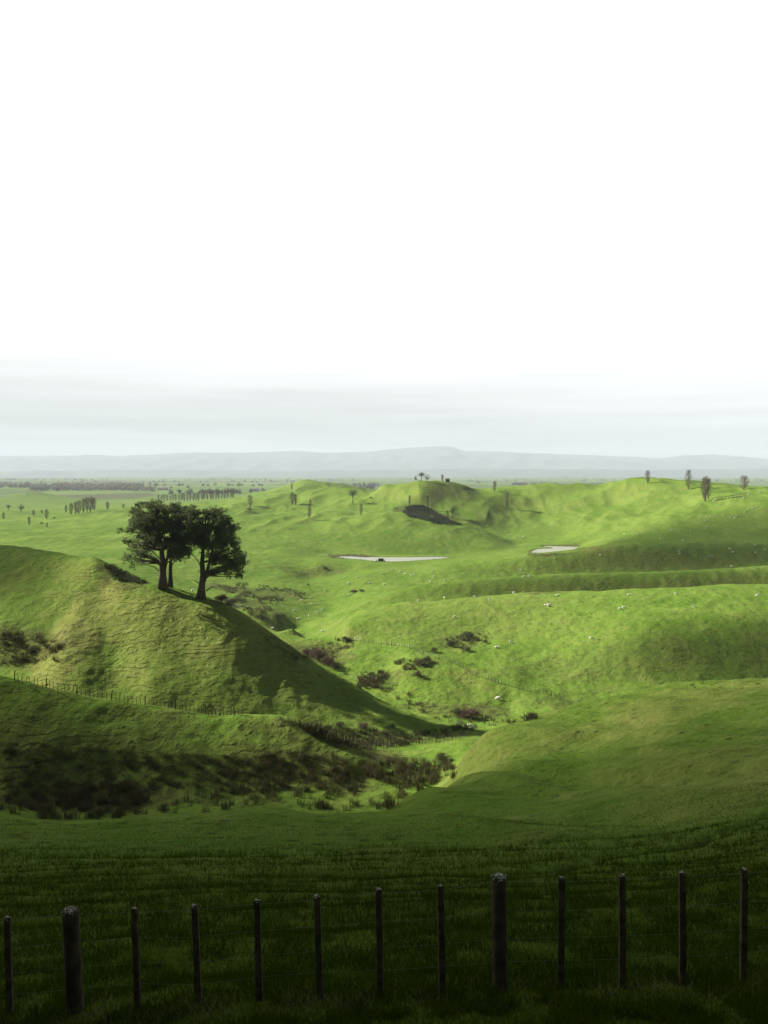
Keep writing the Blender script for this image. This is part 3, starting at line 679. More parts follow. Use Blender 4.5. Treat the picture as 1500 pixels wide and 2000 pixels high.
tpl = {'p0': poplar_tpl(1), 'p1': poplar_tpl(2, 1.25), 'p2': poplar_tpl(3, .8), 'pg': poplar_tpl(4, 1.0, 'leaf'),
       'rd': round_tpl('round_tree', 5, 10, 8.5, 'leaf', .22), 'rb': round_tpl('bare_tree', 6, 10, 9, 'twig', .25, .8), 'pl': round_tpl('pale_tree', 7, 9, 8, 'blossom', .25, .9),
       'pn': round_tpl('pine_tree', 8, 16, 9, 'needle', .35, 1.0), 'po': round_tpl('pine_tree', 9, 13, 10, 'needle', .5, .7, .9)}
used = set()
def place_tree(k, px, py, hpx, label, group, Yd=None, wide=1.0, cat='tree'):
    src = tpl[k]; o = src if k not in used else copy_tree(src); used.add(k)
    b = at(px, Yd) if Yd else hit_s(px, py, y0=150, y1=3500)
    Ht = {'p': 16.2, 'r': 10.0}.get(k[0], 10); Ht = {'pl': 9.0, 'pn': 16.0, 'po': 13.0, 'rd': 10, 'rb': 10}.get(k, 16.2)
    s = hpx/FPX*b.y/Ht
    o.location = b; o.scale = (s*wide, s*wide, s); o.rotation_euler = (0, 0, random.uniform(0, 6.28))
    return tag(o, label, cat, group)
G1 = 'bare poplars on the right skyline ridge'
place_tree('p0', 1265, 945, 27, 'narrow bare poplar on the rounded summit of the right ridge', G1, wide=1.3)
place_tree('p1', 1344, 956, 40, 'tall grey poplar standing on the ridge line right of the summit', G1, wide=1.0)
place_tree('p2', 1377, 979, 50, 'tallest brown poplar, just in front of the right ridge, forked bushy top', G1, wide=1.5)
place_tree('p1', 1383, 975, 42, 'shorter brown poplar pressed against the right side of the tallest poplar', G1, wide=1.0)
place_tree('p1', 1453, 957, 29, 'pale bushy poplar farthest right on the skyline', G1, wide=2.0)
G2 = 'bare poplars scattered over the middle hills'
for k, px, py, h, wd, lb in [
    ('p0',571,987,26,1.3,'brown poplar, left of a close pair on the green hill left of centre'),
    ('p2',577,986,22,1.4,'brown poplar, right of a close pair on the green hill left of centre'),
    ('p1',604,1013,26,1.2,'brown poplar in front of a small one, alone on the slope below the pair'),
    ('p0',606,990,15,1.4,'small poplar directly behind the brown poplar on the slope'),
    ('p1',705,1007,24,1.1,'thin brown poplar at left of the dark hollow right of the leaning pine'),
    ('pg',800,988,22,.9,'faint grey-green poplar left of the black scrub bank'),
    ('p2',835,995,29,1.0,'grey poplar standing just behind the black scrub bank'),
    ('p0',990,990,30,1.2,'brown poplar below the ridge near the middle of the right slope'),
    ('p0',966,961,22,1.2,'grey poplar at the crest above the middle valley'),
    ('p2',864,942,16,1.4,'small bare poplar right of the white tree on the knoll'),
    ('p0',570,958,14,1.3,'tiny bare poplar at the left end of the far knob'),
    ('pg',874,1012,16,1.0,'wispy green sapling left of the gnarled tree beyond the black bank'),
    ('p1',489,990,24,1.6,'dark poplar with a bush at its foot, right of the big pines'),
    ('pg',210,996,17,1.6,'dark green cypress-like tree alone in the left pasture'),
    ('pg',129,1002,16,1.3,'small green poplar just left of the poplar clump'),
    ('p0',241,993,9,2.5,'low brown tree at the hedge left of the big pines'),
    ('p1',66,1008,12,2.0,'pale grey poplar in the left pasture above the dip'),
    ('p0',91,1014,20,1.5,'pale grey poplar in the left pasture, tallest below the clump'),
    ('pg',92,1030,9,1.7,'tiny green sapling below the pale poplars at left'),
    ('p2',57,1026,18,1.4,'thin brown poplar beside the far left hollow'),
    ('p1',7,1014,14,1.8,'grey poplar at the far left edge'),
    ('p0',82,1003,7,3.0,'low pale willow in the left pasture')]:
    place_tree(k, px, py, h, lb, G2, wide=wd)
G3 = 'clump of brown poplars in the left pasture'
for k, (px, py, h) in enumerate([(139,1006,24),(148,1005,26),(154,1004,28),(163,1002,29),(170,1000,30),(177,1000,31),(184,997,26),(181,995,22)]):
    place_tree(('p0', 'p2', 'p1')[k % 3], px, py, h, f'brown bare poplar, {ORD[k]} from the left in the tight clump in the left pasture', G3, wide=1.35)
G4 = 'row of pale poplars behind the big pines'
rowp = [(310+k*5.6+random.uniform(-1.2, 1.2)) for k in range(27)]
for k, px in enumerate(rowp):
    place_tree(('p0', 'p1', 'p2')[k % 3], px, 0, (15 if px < 352 else 20)+random.uniform(-2, 2), f'pale bare poplar, {ORD[k]} from the left in the long row behind the big pines', G4, Yd=1260-k*7, wide=1.15)
for k, px, py, h, wd, lb in [
    ('pn',16,997,14,1.2,'round dark pine, left of a pair in the far left pasture'),
    ('pn',41,1001,18,1.3,'round dark pine, right of a pair in the far left pasture'),
    ('po',689,985,32,.8,'dark leaning pine with open crown on the middle slope'),
    ('po',823,940,19,1.1,'flat-topped dark pine on the central knoll'),
    ('rd',812,939,11,.7,'small dark tree at the left edge of the central knoll'),
    ('pl',834,941,16,1.0,'pale whitish tree beside the dark pine on the central knoll'),
    ('po',884,1013,24,.8,'gnarled sparse tree right of the black scrub bank'),
    ('rb',934,944,8,1.2,'low russet tree on the skyline between knoll and right ridge'),
    ('rd',487,999,10,1.5,'dark bush at the foot of the poplar right of the big pines'),
    ('rd',466,952,11,1.0,'dark blue-green tree on the plain above the pines'),
    ('rb',305,952,10,1.3,'hazy brown tree on the far plain left'),
    ('rb',293,950,9,1.0,'small hazy tree on the far plain left of the brown one'),
    ('rd',367,955,8,1.0,'dark shrub on the far plain above the poplar row'),
    ('rd',334,955,6,1.2,'low hazy shrub on the plain right of the brown tree'),
    ('rb',745,944,8,3.0,'russet hedge tree behind the left shoulder of the knoll'),
    ('rb',786,940,6,3.0,'low russet hedge tree just left of the knoll'),
    ('rb',20,953,9,2.0,'brown tree on the far plain at the left edge'),
    ('rb',1020,950,7,2.2,'dark red hedge tree behind the middle of the ridge'),
    ('rd',1068,951,6,1.6,'small dark tree behind the ridge, left of the pale field')]:
    place_tree(k, px, py, h, lb, 'trees dotted over the hills and plain', wide=wd, Yd=(1150 if px > 1000 or 740 < px < 790 else None))

# ------------------------------------------------------------------ scrub, rushes, grass
def tufts(name, n_pts, blades, h, mat, spread=0.18, width=0.03, lean=0.35):
    b = np.repeat(np.asarray(n_pts), blades, 0); n = len(b)
    an = rng.random(n)*6.283; r = spread*np.sqrt(rng.random(n)); base = b+np.stack([np.cos(an)*r, np.sin(an)*r, np.full(n, -.05)], 1)
    hh = h*(0.55+0.6*rng.random(n)); ln = lean*hh*rng.random(n)
    tip = base+np.stack([np.cos(an)*ln, np.sin(an)*ln, hh], 1); a2 = rng.random(n)*3.14; sd = np.stack([np.cos(a2), np.sin(a2), 0*a2], 1)*width/2
    mid = base*.45+tip*.55; mid[:, 2] += hh*.08
    V = np.stack([base-sd, base+sd, mid+sd*.8, tip, mid-sd*.8], 1).reshape(-1, 3)
    return mesh_np(name, V, np.arange(n*5).reshape(n, 5), mat)
def scatter(poly, n, seed, thin=0.0, ymin=6.5, ymax=3000):
    r_ = random.Random(seed); xs = [p[0] for p in poly]; ys = [p[1] for p in poly]; out = []
    q = []
    while len(q) < n:
        px = r_.uniform(min(xs), max(xs)); py = r_.uniform(min(ys), max(ys)); q.append((px, py))
    qa = np.array(q); ok = sd_poly(qa[:, 0], qa[:, 1], poly) < 0
    for px, py in qa[ok]:
        if thin and perlin(np.array([px/22.0]), np.array([py/11.0]), seed)[0] < thin: continue
        h = hit(px, py, ymin, ymax)
        if h: out.append(tuple(h))
    return out
def stuff(name, meshes, label, cat):
    o = link(name, meshes); return tag(o, label, cat, kind='stuff')
RU = scatter([(230,1595),(330,1570),(430,1540),(520,1530),(600,1545),(640,1510),(700,1490),(760,1480),(830,1488),(885,1495),(890,1515),(850,1530),(800,1555),(770,1580),(640,1585),(560,1575),(440,1582),(330,1592)], 2300, 1, thin=0.12)
RU += scatter([(700,1500),(760,1482),(880,1492),(890,1520),(850,1532),(790,1540),(720,1520)], 420, 2, thin=-.1)
RU += scatter([(0,1555),(120,1545),(250,1530),(300,1555),(260,1595),(180,1602),(80,1600),(0,1585)], 1300, 3, thin=0.03)
RU += scatter([(540,1470),(640,1470),(700,1500),(700,1545),(600,1540),(520,1545),(420,1535),(440,1500)], 480, 5, thin=0.08)
stuff('rushes', tufts('rushes', RU, 18, 1.05, M['rush'], .3, .04), 'dark brown rushes filling the boggy hollow behind the near lip', 'rushes')
RD = [p for p in RU if random.random() < .38]
stuff('dead_rushes', tufts('dead_rushes', [(a+random.gauss(0, .5), b+random.gauss(0, .5), c) for a, b, c in RD], 12, .85, M['deadr'], .3, .035, .6), 'bleached dead stems among the dark rushes of the boggy hollow', 'rushes')
R2 = scatter([(0,1450),(200,1465),(400,1475),(560,1470),(640,1480),(600,1530),(300,1545),(0,1545)], 3000, 6, thin=0.05)
stuff('coarse_scrub', tufts('coarse_scrub', R2, 14, 0.42, M['rush'], .4, .05, 1.2), 'coarse brown bracken and scrub on the shaded face of the near left hill', 'scrub')
R3 = scatter([(410,1145),(470,1140),(530,1145),(600,1158),(600,1165),(545,1175),(530,1195),(510,1215),(480,1195),(440,1180)], 1700, 7, thin=-0.02)
R3 += scatter([(580,1265),(600,1262),(660,1295),(740,1320),(760,1330),(820,1370),(900,1395),(1045,1398),(1040,1408),(930,1425),(860,1408),(800,1385),(720,1345),(660,1310)], 1500, 8, thin=-0.02)
R3 += scatter([(700,1325),(740,1310),(765,1318),(740,1345),(700,1345)], 250, 9, thin=-.2)
R3 += scatter([(865,1265),(870,1250),(930,1235),(950,1245),(900,1270)], 110, 10, thin=0)
R3 += scatter([(765,1295),(800,1285),(845,1288),(840,1305),(790,1312)], 160, 11, thin=-.1)
R3 += scatter([(570,1290),(650,1250),(690,1245),(690,1262),(640,1290)], 160, 16, thin=0)
R3 += scatter([(650,1455),(760,1462),(820,1450),(890,1440),(930,1425),(900,1415),(870,1428),(800,1432),(660,1425),(540,1405)], 700, 17, thin=0.0)
stuff('stream_scrub', tufts('stream_scrub', R3, 14, 0.95, M['rush'], .4, .09, .7), 'brown rushes and scrub following the stream along the valley floor', 'scrub')
R4 = scatter([(787,1001),(794,992),(808,988),(828,989),(850,1000),(880,1018),(905,1026),(860,1024),(820,1014),(798,1009)], 1500, 12)
stuff('black_scrub', tufts('black_scrub', R4, 12, 1.5, M['rushg'], 1.3, .25, .9), 'black scrub covering the steep bank on the central hill', 'scrub')
R5 = scatter([(640,1083),(700,1083),(730,1086),(700,1091),(650,1091)], 350, 13)+scatter([(1035,1080),(1090,1082),(1080,1087),(1030,1086)], 90, 14)
stuff('reeds', tufts('reeds', R5, 12, 0.7, M['straw'], .6, .1, .5), 'pale reeds on the banks of the two ponds', 'reeds')
R6 = scatter([(200,1100),(225,1105),(250,1118),(290,1140),(270,1139),(225,1135),(215,1120)], 500, 15)
stuff('bank_scrub', tufts('bank_scrub', R6, 14, 0.7, M['rushg'], .5, .09, .8), 'dark scrub in the shaded notch left of the big pines', 'scrub')
R7 = scatter([(0,1240),(60,1232),(125,1265),(110,1290),(60,1298),(0,1302)], 420, 18, thin=.05)
stuff('gully_scrub', tufts('gully_scrub', R7, 14, 1.0, M['rush'], .5, .08, .8), 'dark scrub in the gully at the left edge below the middle hill', 'scrub')

# individual bushes
def bush_tpl(seed, mat, H=2.2, Wd=3.2):
    r_ = random.Random(seed); root = empty('bush', (0, 0, 0)); lb = MB()
    for k in range(14):
        an = r_.uniform(0, 6.28); lb.tube([(0, 0, -.1), (math.cos(an)*.3*Wd*.4, math.sin(an)*.3*Wd*.4, H*.4), (math.cos(an)*Wd*.36, math.sin(an)*Wd*.36, H*r_.uniform(.6, .9))], [.05, .035, .01], 4, cap=False)
    link('stem', lb.mesh('stem', M['bark']), root)
    pts = []
    for k in range(26):
        an = r_.uniform(0, 6.28); rr = math.sqrt(r_.random())*Wd*.42; z = H*(.2+.6*r_.random())*(1-.4*(rr/(Wd/2))**2)
        pts.append(rng.normal(size=(110, 3))*np.array([.26, .26, .2])*Wd/3.2*1.1+np.array([math.cos(an)*rr, math.sin(an)*rr, z]))
    Vv, Ff = flecks(np.concatenate(pts), 0.10*Wd/3.2, .5, up=.5, ratio=.35); link('foliage', mesh_np('foliage', Vv, Ff, M[mat]), root); return root
bt = {'r': bush_tpl(1, 'russet'), 'd': bush_tpl(2, 'rush'), 'g': bush_tpl(3, 'leaf')}; bused = set()
for k, px, py, wpx, hpx, lb in [
    ('r',600,1279,24,14,'russet bare bush at the upper left of the bushes behind the middle hill crest'),
    ('r',622,1290,38,30,'largest russet bush behind the middle hill crest'),
    ('r',640,1300,26,24,'russet bush right of the largest one behind the crest'),
    ('d',655,1308,20,18,'dark bush at the lower right of the russet bushes behind the crest'),
    ('r',433,1176,28,20,'dark rounded bush just right of the big pine trunks'),
    ('g',452,1182,22,16,'low bush beside the dark rounded one below the pines'),
    ('d',676,1252,18,10,'dark bush on the slope at the left end of the middle fence'),
    ('d',880,1262,18,14,'dark bush left in the cluster above the middle fence'),
    ('d',848,1275,14,12,'dark bush just above the bend of the middle fence'),
    ('g',913,1245,24,13,'broad dark bush at the top of the cluster above the middle fence'),
    ('g',948,1256,11,8,'small isolated dark bush right of the cluster on the bright slope'),
    ('d',911,1272,18,10,'brown bush below the cluster above the middle fence'),
    ('d',822,1302,22,15,'dark bush on top of the small spur'),
    ('d',836,1294,16,14,'dark bush beside the fence bend, right on the small spur'),
    ('d',815,1323,18,14,'dark bush in front on the small spur'),
    ('r',920,1402,40,24,'wide dark bush on the stream flat behind the near right hill'),
    ('d',895,1398,22,18,'dark bush left of the wide one on the stream flat'),
    ('d',1040,1406,22,15,'dark bush half hidden behind the near right hill crest'),
    ('d',602,1143,6,4,'tiny dark bush on the slope below the left end of the pond'),
    ('g',635,1112,9,7,'little dark bush under the pond embankment'),
    ('d',690,1157,16,6,'low dark shrub in the crease below the pond slope'),
    ('d',706,1155,12,5,'low dark shrub right of the one in the crease'),
    ('d',868,1490,40,22,'broad dark rush bush at the right end of the boggy hollow'),
    ('d',782,1454,20,14,'dark bush standing at the valley fence'),
    ('d',665,1420,20,12,'dark bush at the shaded foot of the middle hill, left'),
    ('r',710,1422,24,12,'russet bush at the shaded foot of the middle hill'),
    ('g',765,1425,18,12,'dark bush at the shaded foot of the middle hill, right')]:
    src = bt[k]; o = src if k not in bused else copy_tree(src); bused.add(k); b = hit_s(px, py)
    s = wpx/FPX*b.y/3.2; o.location = b; o.scale = (s, s, hpx/FPX*b.y/2.3); o.rotation_euler = (0, 0, random.uniform(0, 6.28)); tag(o, lb, 'bush', 'bushes in the valley')

# woods on the far plain: read as one mass
def far_wood(name, label, spots, seed, hmin, hmax, mat):
    r_ = random.Random(seed); pts = []
    for (px0, px1, Yd, dY, n) in spots:
        for _ in range(n):
            yy = Yd+r_.uniform(-1, 1)*dY; u = uw(r_.uniform(px0, px1), 940)[0]; x = u*yy; z = float(height(x, yy)[0]); H = r_.uniform(hmin, hmax); wd = H*.45
            m = 46; q = rng.normal(size=(m, 3))*np.array([wd*.5, wd*.5, H*.22])+np.array([x, yy, z+H*.5]); pts.append(q)
    Vv, Ff = flecks(np.concatenate(pts), 2.3, .4, ratio=.6); o = link(name, mesh_np(name, Vv, Ff, mat)); return tag(o, label, 'woods', kind='stuff')
far_wood('far_wood', 'brown leafless woods across the far plain at left', [(0,90,2600,120,60),(60,270,2300,140,260),(100,280,2700,100,160),(260,300,2150,60,14),(-100,60,3300,200,60)], 1, 9, 16, M['wood'])
far_wood('far_hedges', 'dark hedges and shelterbelts lining the fields of the far plain', [(0,600,4200,60,30),(0,700,5400,60,60),(300,520,2900,30,16),(330,540,1900,15,30),(620,740,3000,60,50),(680,730,2400,60,24),(1000,1090,3200,80,40),(1150,1200,2900,60,24),(900,1500,5000,200,60),(0,1500,7000,300,140)], 2, 7, 13, M['hedge'])

# ------------------------------------------------------------------ foreground grass
def blades(name, n, y0, y1, h, wdt, mat, seed, dens_pow=1.0, clump=None):
    r = np.random.default_rng(seed); yy = y0*(y1/y0)**(r.random(n)**dens_pow); xx = (r.random(n)*2-1)*(yy*0.56+0.8)
    if clump is not None:
        k = perlin(xx/clump, yy/clump, seed)+0.35*perlin(xx/.35, yy/.35, seed+1) > -0.12; xx, yy = xx[k], yy[k]; n = len(xx)
    zz = height(xx, yy); base = np.stack([xx, yy, zz-.01], 1); hh = h*(0.5+r.random(n))*(yy/9)**.35; an = r.random(n)*6.283; ln = hh*r.random(n)*.8
    tip = base+np.stack([np.cos(an)*ln, np.sin(an)*ln, hh*.9], 1); a2 = r.random(n)*3.14; sd = np.stack([np.cos(a2), np.sin(a2), 0*a2], 1)*(wdt/2*(yy/9)**.6)[:, None]
    V = np.stack([base-sd, base+sd, tip], 1).reshape(-1, 3)
    return stuff(name, mesh_np(name, V, np.arange(n*3).reshape(n, 3), mat), *mat_lab[name])
mat_lab = {'grass': ('short dark green grass on the near slope around the fence', 'grass'), 'coarse_grass': ('taller ragged clumps of grass on the near slope', 'grass'), 'dry_grass': ('pale dry grass stalks along the foot of the near fence', 'grass')}
blades('grass', 300000, 6.4, 44, .06, .008, M['blade'], 1, 1.7)
blades('coarse_grass', 150000, 6.4, 33, .14, .012, M['blade'], 2, 1.7, clump=.9)
rr = np.random.default_rng(5); n = 2600
xx = (rr.random(n)*2-1)*5.4; yy = 8.9+rr.normal(size=n)*.22-np.abs(rr.normal(size=n))*.25; kk = perlin(xx/.6, yy/.6, 77) > 0.0
xx = np.concatenate([xx[kk], (rr.random(500)*2-1)*8]); yy = np.concatenate([yy[kk], 7+rr.random(500)*8]); zz = height(xx, yy); n = len(xx)
base = np.stack([xx, yy, zz], 1); an = rr.random(n)*6.283; hh = .05+.15*rr.random(n); tip = base+np.stack([np.cos(an)*hh*.9, np.sin(an)*hh*.9, hh], 1); a2 = rr.random(n)*3.14; sd = np.stack([np.cos(a2), np.sin(a2), 0*a2], 1)*.003
stuff('dry_grass', mesh_np('dry_grass', np.stack([base-sd, base+sd, tip], 1).reshape(-1, 3), np.arange(n*3).reshape(n, 3), M['straw']), *mat_lab['dry_grass'])

# ------------------------------------------------------------------ near fence
FN = [(15,1792,20,1995,'b'),(137,1778,147,1985,'p'),(263,1775,270,1972,'b'),(380,1768,389,1976,'b'),(502,1758,507,1960,'b'),(619,1750,625,1950,'b'),(740,1737,743,1950,'b'),(860,1730,864,1942,'b'),(974,1712,977,1936,'p'),(1097,1714,1096,1922,'b'),(1215,1709,1216,1918,'b'),(1332,1704,1334,1918,'b'),(1453,1697,1452,1912,'b')]
root = empty('fence', at(743, 9.0)); tag(root, 'dark weathered post and batten wire fence across the foreground', 'fence')
def ray_at(px, py, Yd): u, ww = uw(px, py); return Vector((u*Yd, Yd, ww*Yd))
def lathe_post(base, top, r, mat, seed):
    r_ = random.Random(seed); mb = MB(); ax = top-base; n = 7; seg = 18; V = []; Fq = []
    for i in range(n+1):
        t = i/n; rr_ = r*(1.04-.06*t)*(1+r_.uniform(-.012, .012)); c = base-Vector((0, 0, .15))*(1-t)+ax*t
        for s in range(seg):
            a = 6.2832*s/seg; k = 1+.03*math.sin(3*a+seed); V.append(c+Vector((math.cos(a)*rr_*k, math.sin(a)*rr_*k, 0)))
    for i in range(n):
        for s in range(seg): Fq.append((i*seg+s, i*seg+(s+1) % seg, (i+1)*seg+(s+1) % seg, (i+1)*seg+s))
    o = len(V)
    for s in range(seg):                        # worn rounded shoulder
        a = 6.2832*s/seg; V.append(top+Vector((math.cos(a)*r*.86, math.sin(a)*r*.86, .014+.006*math.sin(a*2+seed))))
    for s in range(seg): Fq.append((n*seg+s, n*seg+(s+1) % seg, o+(s+1) % seg, o+s))
    Fq.append(tuple(range(o, o+seg))); mb.add(V, Fq); return mb
def lichen(parent, top, r, n, seed):
    r_ = random.Random(seed); bm = bmesh.new()
    for k in range(n):
        a = r_.uniform(0, 6.28); d = r*math.sqrt(r_.random())*.95; s = r_.uniform(.004, .013)
        m4 = Matrix.Translation(top+Vector((math.cos(a)*d, math.sin(a)*d-.01, r_.uniform(-.02, .012) if d > r*.7 else .014)))@Matrix.Diagonal((s, s, s*.6, 1))
        bmesh.ops.create_icosphere(bm, subdivisions=1, radius=1, matrix=m4)
    me = bpy.data.meshes.new('lichen'); bm.to_mesh(me); bm.free(); me.materials.append(M['lichen']); o = link('lichen', me); o.parent = parent
    return o
posts = []
for k, (tx, ty, bx, by, kind) in enumerate(FN):
    Yd = 9.0; base = ray_at(bx, by, Yd); top = ray_at(tx, ty, Yd)
    g = float(height(base.x, Yd)[0]); base.z = min(base.z, g)
    org = root.location
    if kind == 'p':
        o = link('post', lathe_post(base-org, top-org, .094 if k == 1 else .084, M['post'], k).mesh('post', M['post'], True), root)
        lichen(o, top-org, .09, 70, k)
    else:
        mb = MB(); wd_ = .070; dp = .050; r_ = random.Random(k+30); tw = r_.uniform(-.3, .3); V = []; N = 6
        for i in range(N+1):
            t = i/N; c = (base-Vector((0, 0, .05))).lerp(top, t)-org+Vector((r_.uniform(-.002, .002), 0, 0)); ww_ = wd_*(1+.06*(1-t))
            for sx, sy in ((-1, -1), (1, -1), (1, 1), (-1, 1)):
                X_, Y_ = sx*ww_/2, sy*dp/2; V.append(c+Vector((X_*math.cos(tw)-Y_*math.sin(tw), X_*math.sin(tw)+Y_*math.cos(tw), (0.006*sx*r_.choice((-1, 1)) if i == N else 0))))
        Fq = [(i*4+s, i*4+(s+1) % 4, (i+1)*4+(s+1) % 4, (i+1)*4+s) for i in range(N) for s in range(4)]+[(N*4, N*4+1, N*4+2, N*4+3)]
        mb.add(V, Fq); me = mb.mesh('batten', M['batten']); o = link('batten', me, root)
        bv = o.modifiers.new('b', 'BEVEL'); bv.width = .004; bv.segments = 2
        lichen(o, top-org, .026, 10, k+60)
    posts.append((base, top))
org = root.location
for hgt in (1.10, .80, .52, .28):
    path = []
    for i, (b, t) in enumerate(posts):
        L = (t-b).z; p = b+(t-b)*min(.96, hgt/1.16)+Vector((0, .035, 0)); path.append(p-org)
        if i < len(posts)-1:
            b2, t2 = posts[i+1]; p2 = b2+(t2-b2)*min(.96, hgt/1.16)+Vector((0, .035, 0)); path.append((p+p2)/2-org-Vector((0, 0, .004)))
    path = [path[0]+(path[0]-path[2])*2]+path+[path[-1]+(path[-1]-path[-3])*2]
    mb = MB(); mb.tube(path, [.0015]*len(path), 5); link('wire', mb.mesh('wire', M['wire'], True), root)

# ------------------------------------------------------------------ distant fences: one thing each, every post a part
def far_fence(label, pts3, spacing, hgt, big_every, wid=.08, lean=.06, group='farm fences in the valley'):
    r_ = random.Random(len(label)); line = []
    for a, b in zip(pts3[:-1], pts3[1:]):
        n = max(1, round((b-a).length/spacing))
        for k in range(n):
            p = a.lerp(b, k/n); line.append(Vector((p.x, p.y, float(height(p.x, p.y)[0]))))
    line = line[:99]
    root = empty('fence', line[0]); tag(root, label, 'fence', group); tops = []
    for k, p in enumerate(line):
        big = k % big_every == 0; h = hgt*(1.12 if big else r_.uniform(.82, .98)); r = wid*(1.1 if big else .55)
        t = p+Vector((r_.uniform(-lean, lean)*h, r_.uniform(-lean, lean)*h, h)); mb = MB(); mb.tube([p-root.location-Vector((0, 0, .2)), t-root.location], [r, r*.9], 6)
        link('post' if big else 'batten', mb.mesh('post' if big else 'batten', M['post']), root); tops.append((p, t))
    for f in (.9, .6, .3):
        mb = MB(); mb.tube([p.lerp(t, f)-root.location for p, t in tops], [.006]*len(tops), 4); link('wire', mb.mesh('wire', M['wire']), root)
def crest(px, Yd): return at(px, Yd)
far_fence('old leaning fence running down the crest of the near left hill', [crest(28, 124.8), crest(90, 125), crest(150, 125.6), crest(200, 126), crest(250, 126.6), crest(300, 127.2), crest(350, 127.6), crest(400, 128), crest(480, 128)], .62, 1.35, 8, .085, .12)
far_fence('short fence across the valley floor in front of the brown swamp', [hit(px, py) for px, py in ((640,1452),(672,1459),(705,1465),(735,1463),(765,1461),(800,1455),(850,1450),(910,1440))], .62, 1.2, 6, .08, .07)
far_fence('long fence climbing over the middle spur towards the right hill', [hit(px, py) for px, py in ((655,1251),(690,1252),(720,1256),(760,1260),(800,1266),(812,1272),(850,1286),(885,1294),(905,1306),(930,1321),(960,1332),(1000,1342),(1045,1353),(1100,1364),(1150,1372))], 1.05, 1.15, 7, .085, .05)

# ------------------------------------------------------------------ sheep
def sheep_mesh(pose):
    bm = bmesh.new()
    def ell(c, s, rx=0):
        bmesh.ops.create_icosphere(bm, subdivisions=2, radius=1, matrix=Matrix.Translation(c)@Matrix.Rotation(rx, 4, 'Y')@Matrix.Diagonal((*s, 1)))
    z0 = {'stand': .62, 'graze': .60, 'lie': .34}[pose]
    ell((0, 0, z0), (.48, .24, .27)); ell((-.26, 0, z0+.01), (.27, .25, .27)); ell((.28, 0, z0), (.24, .23, .26)); ell((-.5, 0, z0-.04), (.07, .05, .16))
    if pose == 'graze':
        ell((.52, 0, z0-.10), (.22, .12, .14), .7); ell((.68, 0, z0-.32), (.10, .085, .20), .25); ell((.72, 0, z0-.46), (.06, .055, .09), .25); hd = (.64, z0-.2)
    else:
        ell((.50, 0, z0+.17), (.14, .12, .24), .5); ell((.66, 0, z0+.34), (.17, .085, .10), .45); ell((.77, 0, z0+.28), (.07, .055, .06), .4); hd = (.58, z0+.4)
    for s in (-1, 1): ell((hd[0], s*.12, hd[1]), (.035, .075, .03))
    if pose != 'lie':
        for x, y, b in ((.30, .13, 0), (.27, -.13, .05), (-.34, .13, -.06), (-.30, -.13, .03)):
            pth = [(x, y, z0-.1), (x+b*.3, y, .3), (x+b, y, .0)]; V, Fq = tube(pth, [.085, .042, .036], 8); vs = [bm.verts.new(v) for v in V]
            for f in Fq: bm.faces.new([vs[i] for i in f])
            bm.faces.new(vs[-8:]); bm.faces.new(vs[:8][::-1])
    else:
        ell((.3, .15, .1), (.22, .07, .07)); ell((-.3, .16, .1), (.22, .08, .08)); ell((.3, -.15, .1), (.2, .07, .07))
    me = bpy.data.meshes.new('sheep_src'); bm.to_mesh(me); bm.free(); o = bpy.data.objects.new('sheep_src', me); COL.objects.link(o)
    rm = o.modifiers.new('r', 'REMESH'); rm.mode = 'VOXEL'; rm.voxel_size = .03; rm.use_smooth_shade = True
    sm = o.modifiers.new('s', 'SMOOTH'); sm.iterations = 2
    dg = bpy.context.evaluated_depsgraph_get(); dg.update(); m2 = bpy.data.meshes.new_from_object(o.evaluated_get(dg)); bpy.data.objects.remove(o)
    m2.name = 'sheep'; m2.materials.clear(); m2.materials.append(M['wool']); return m2
SM = {p: sheep_mesh(p) for p in ('stand', 'graze', 'lie')}
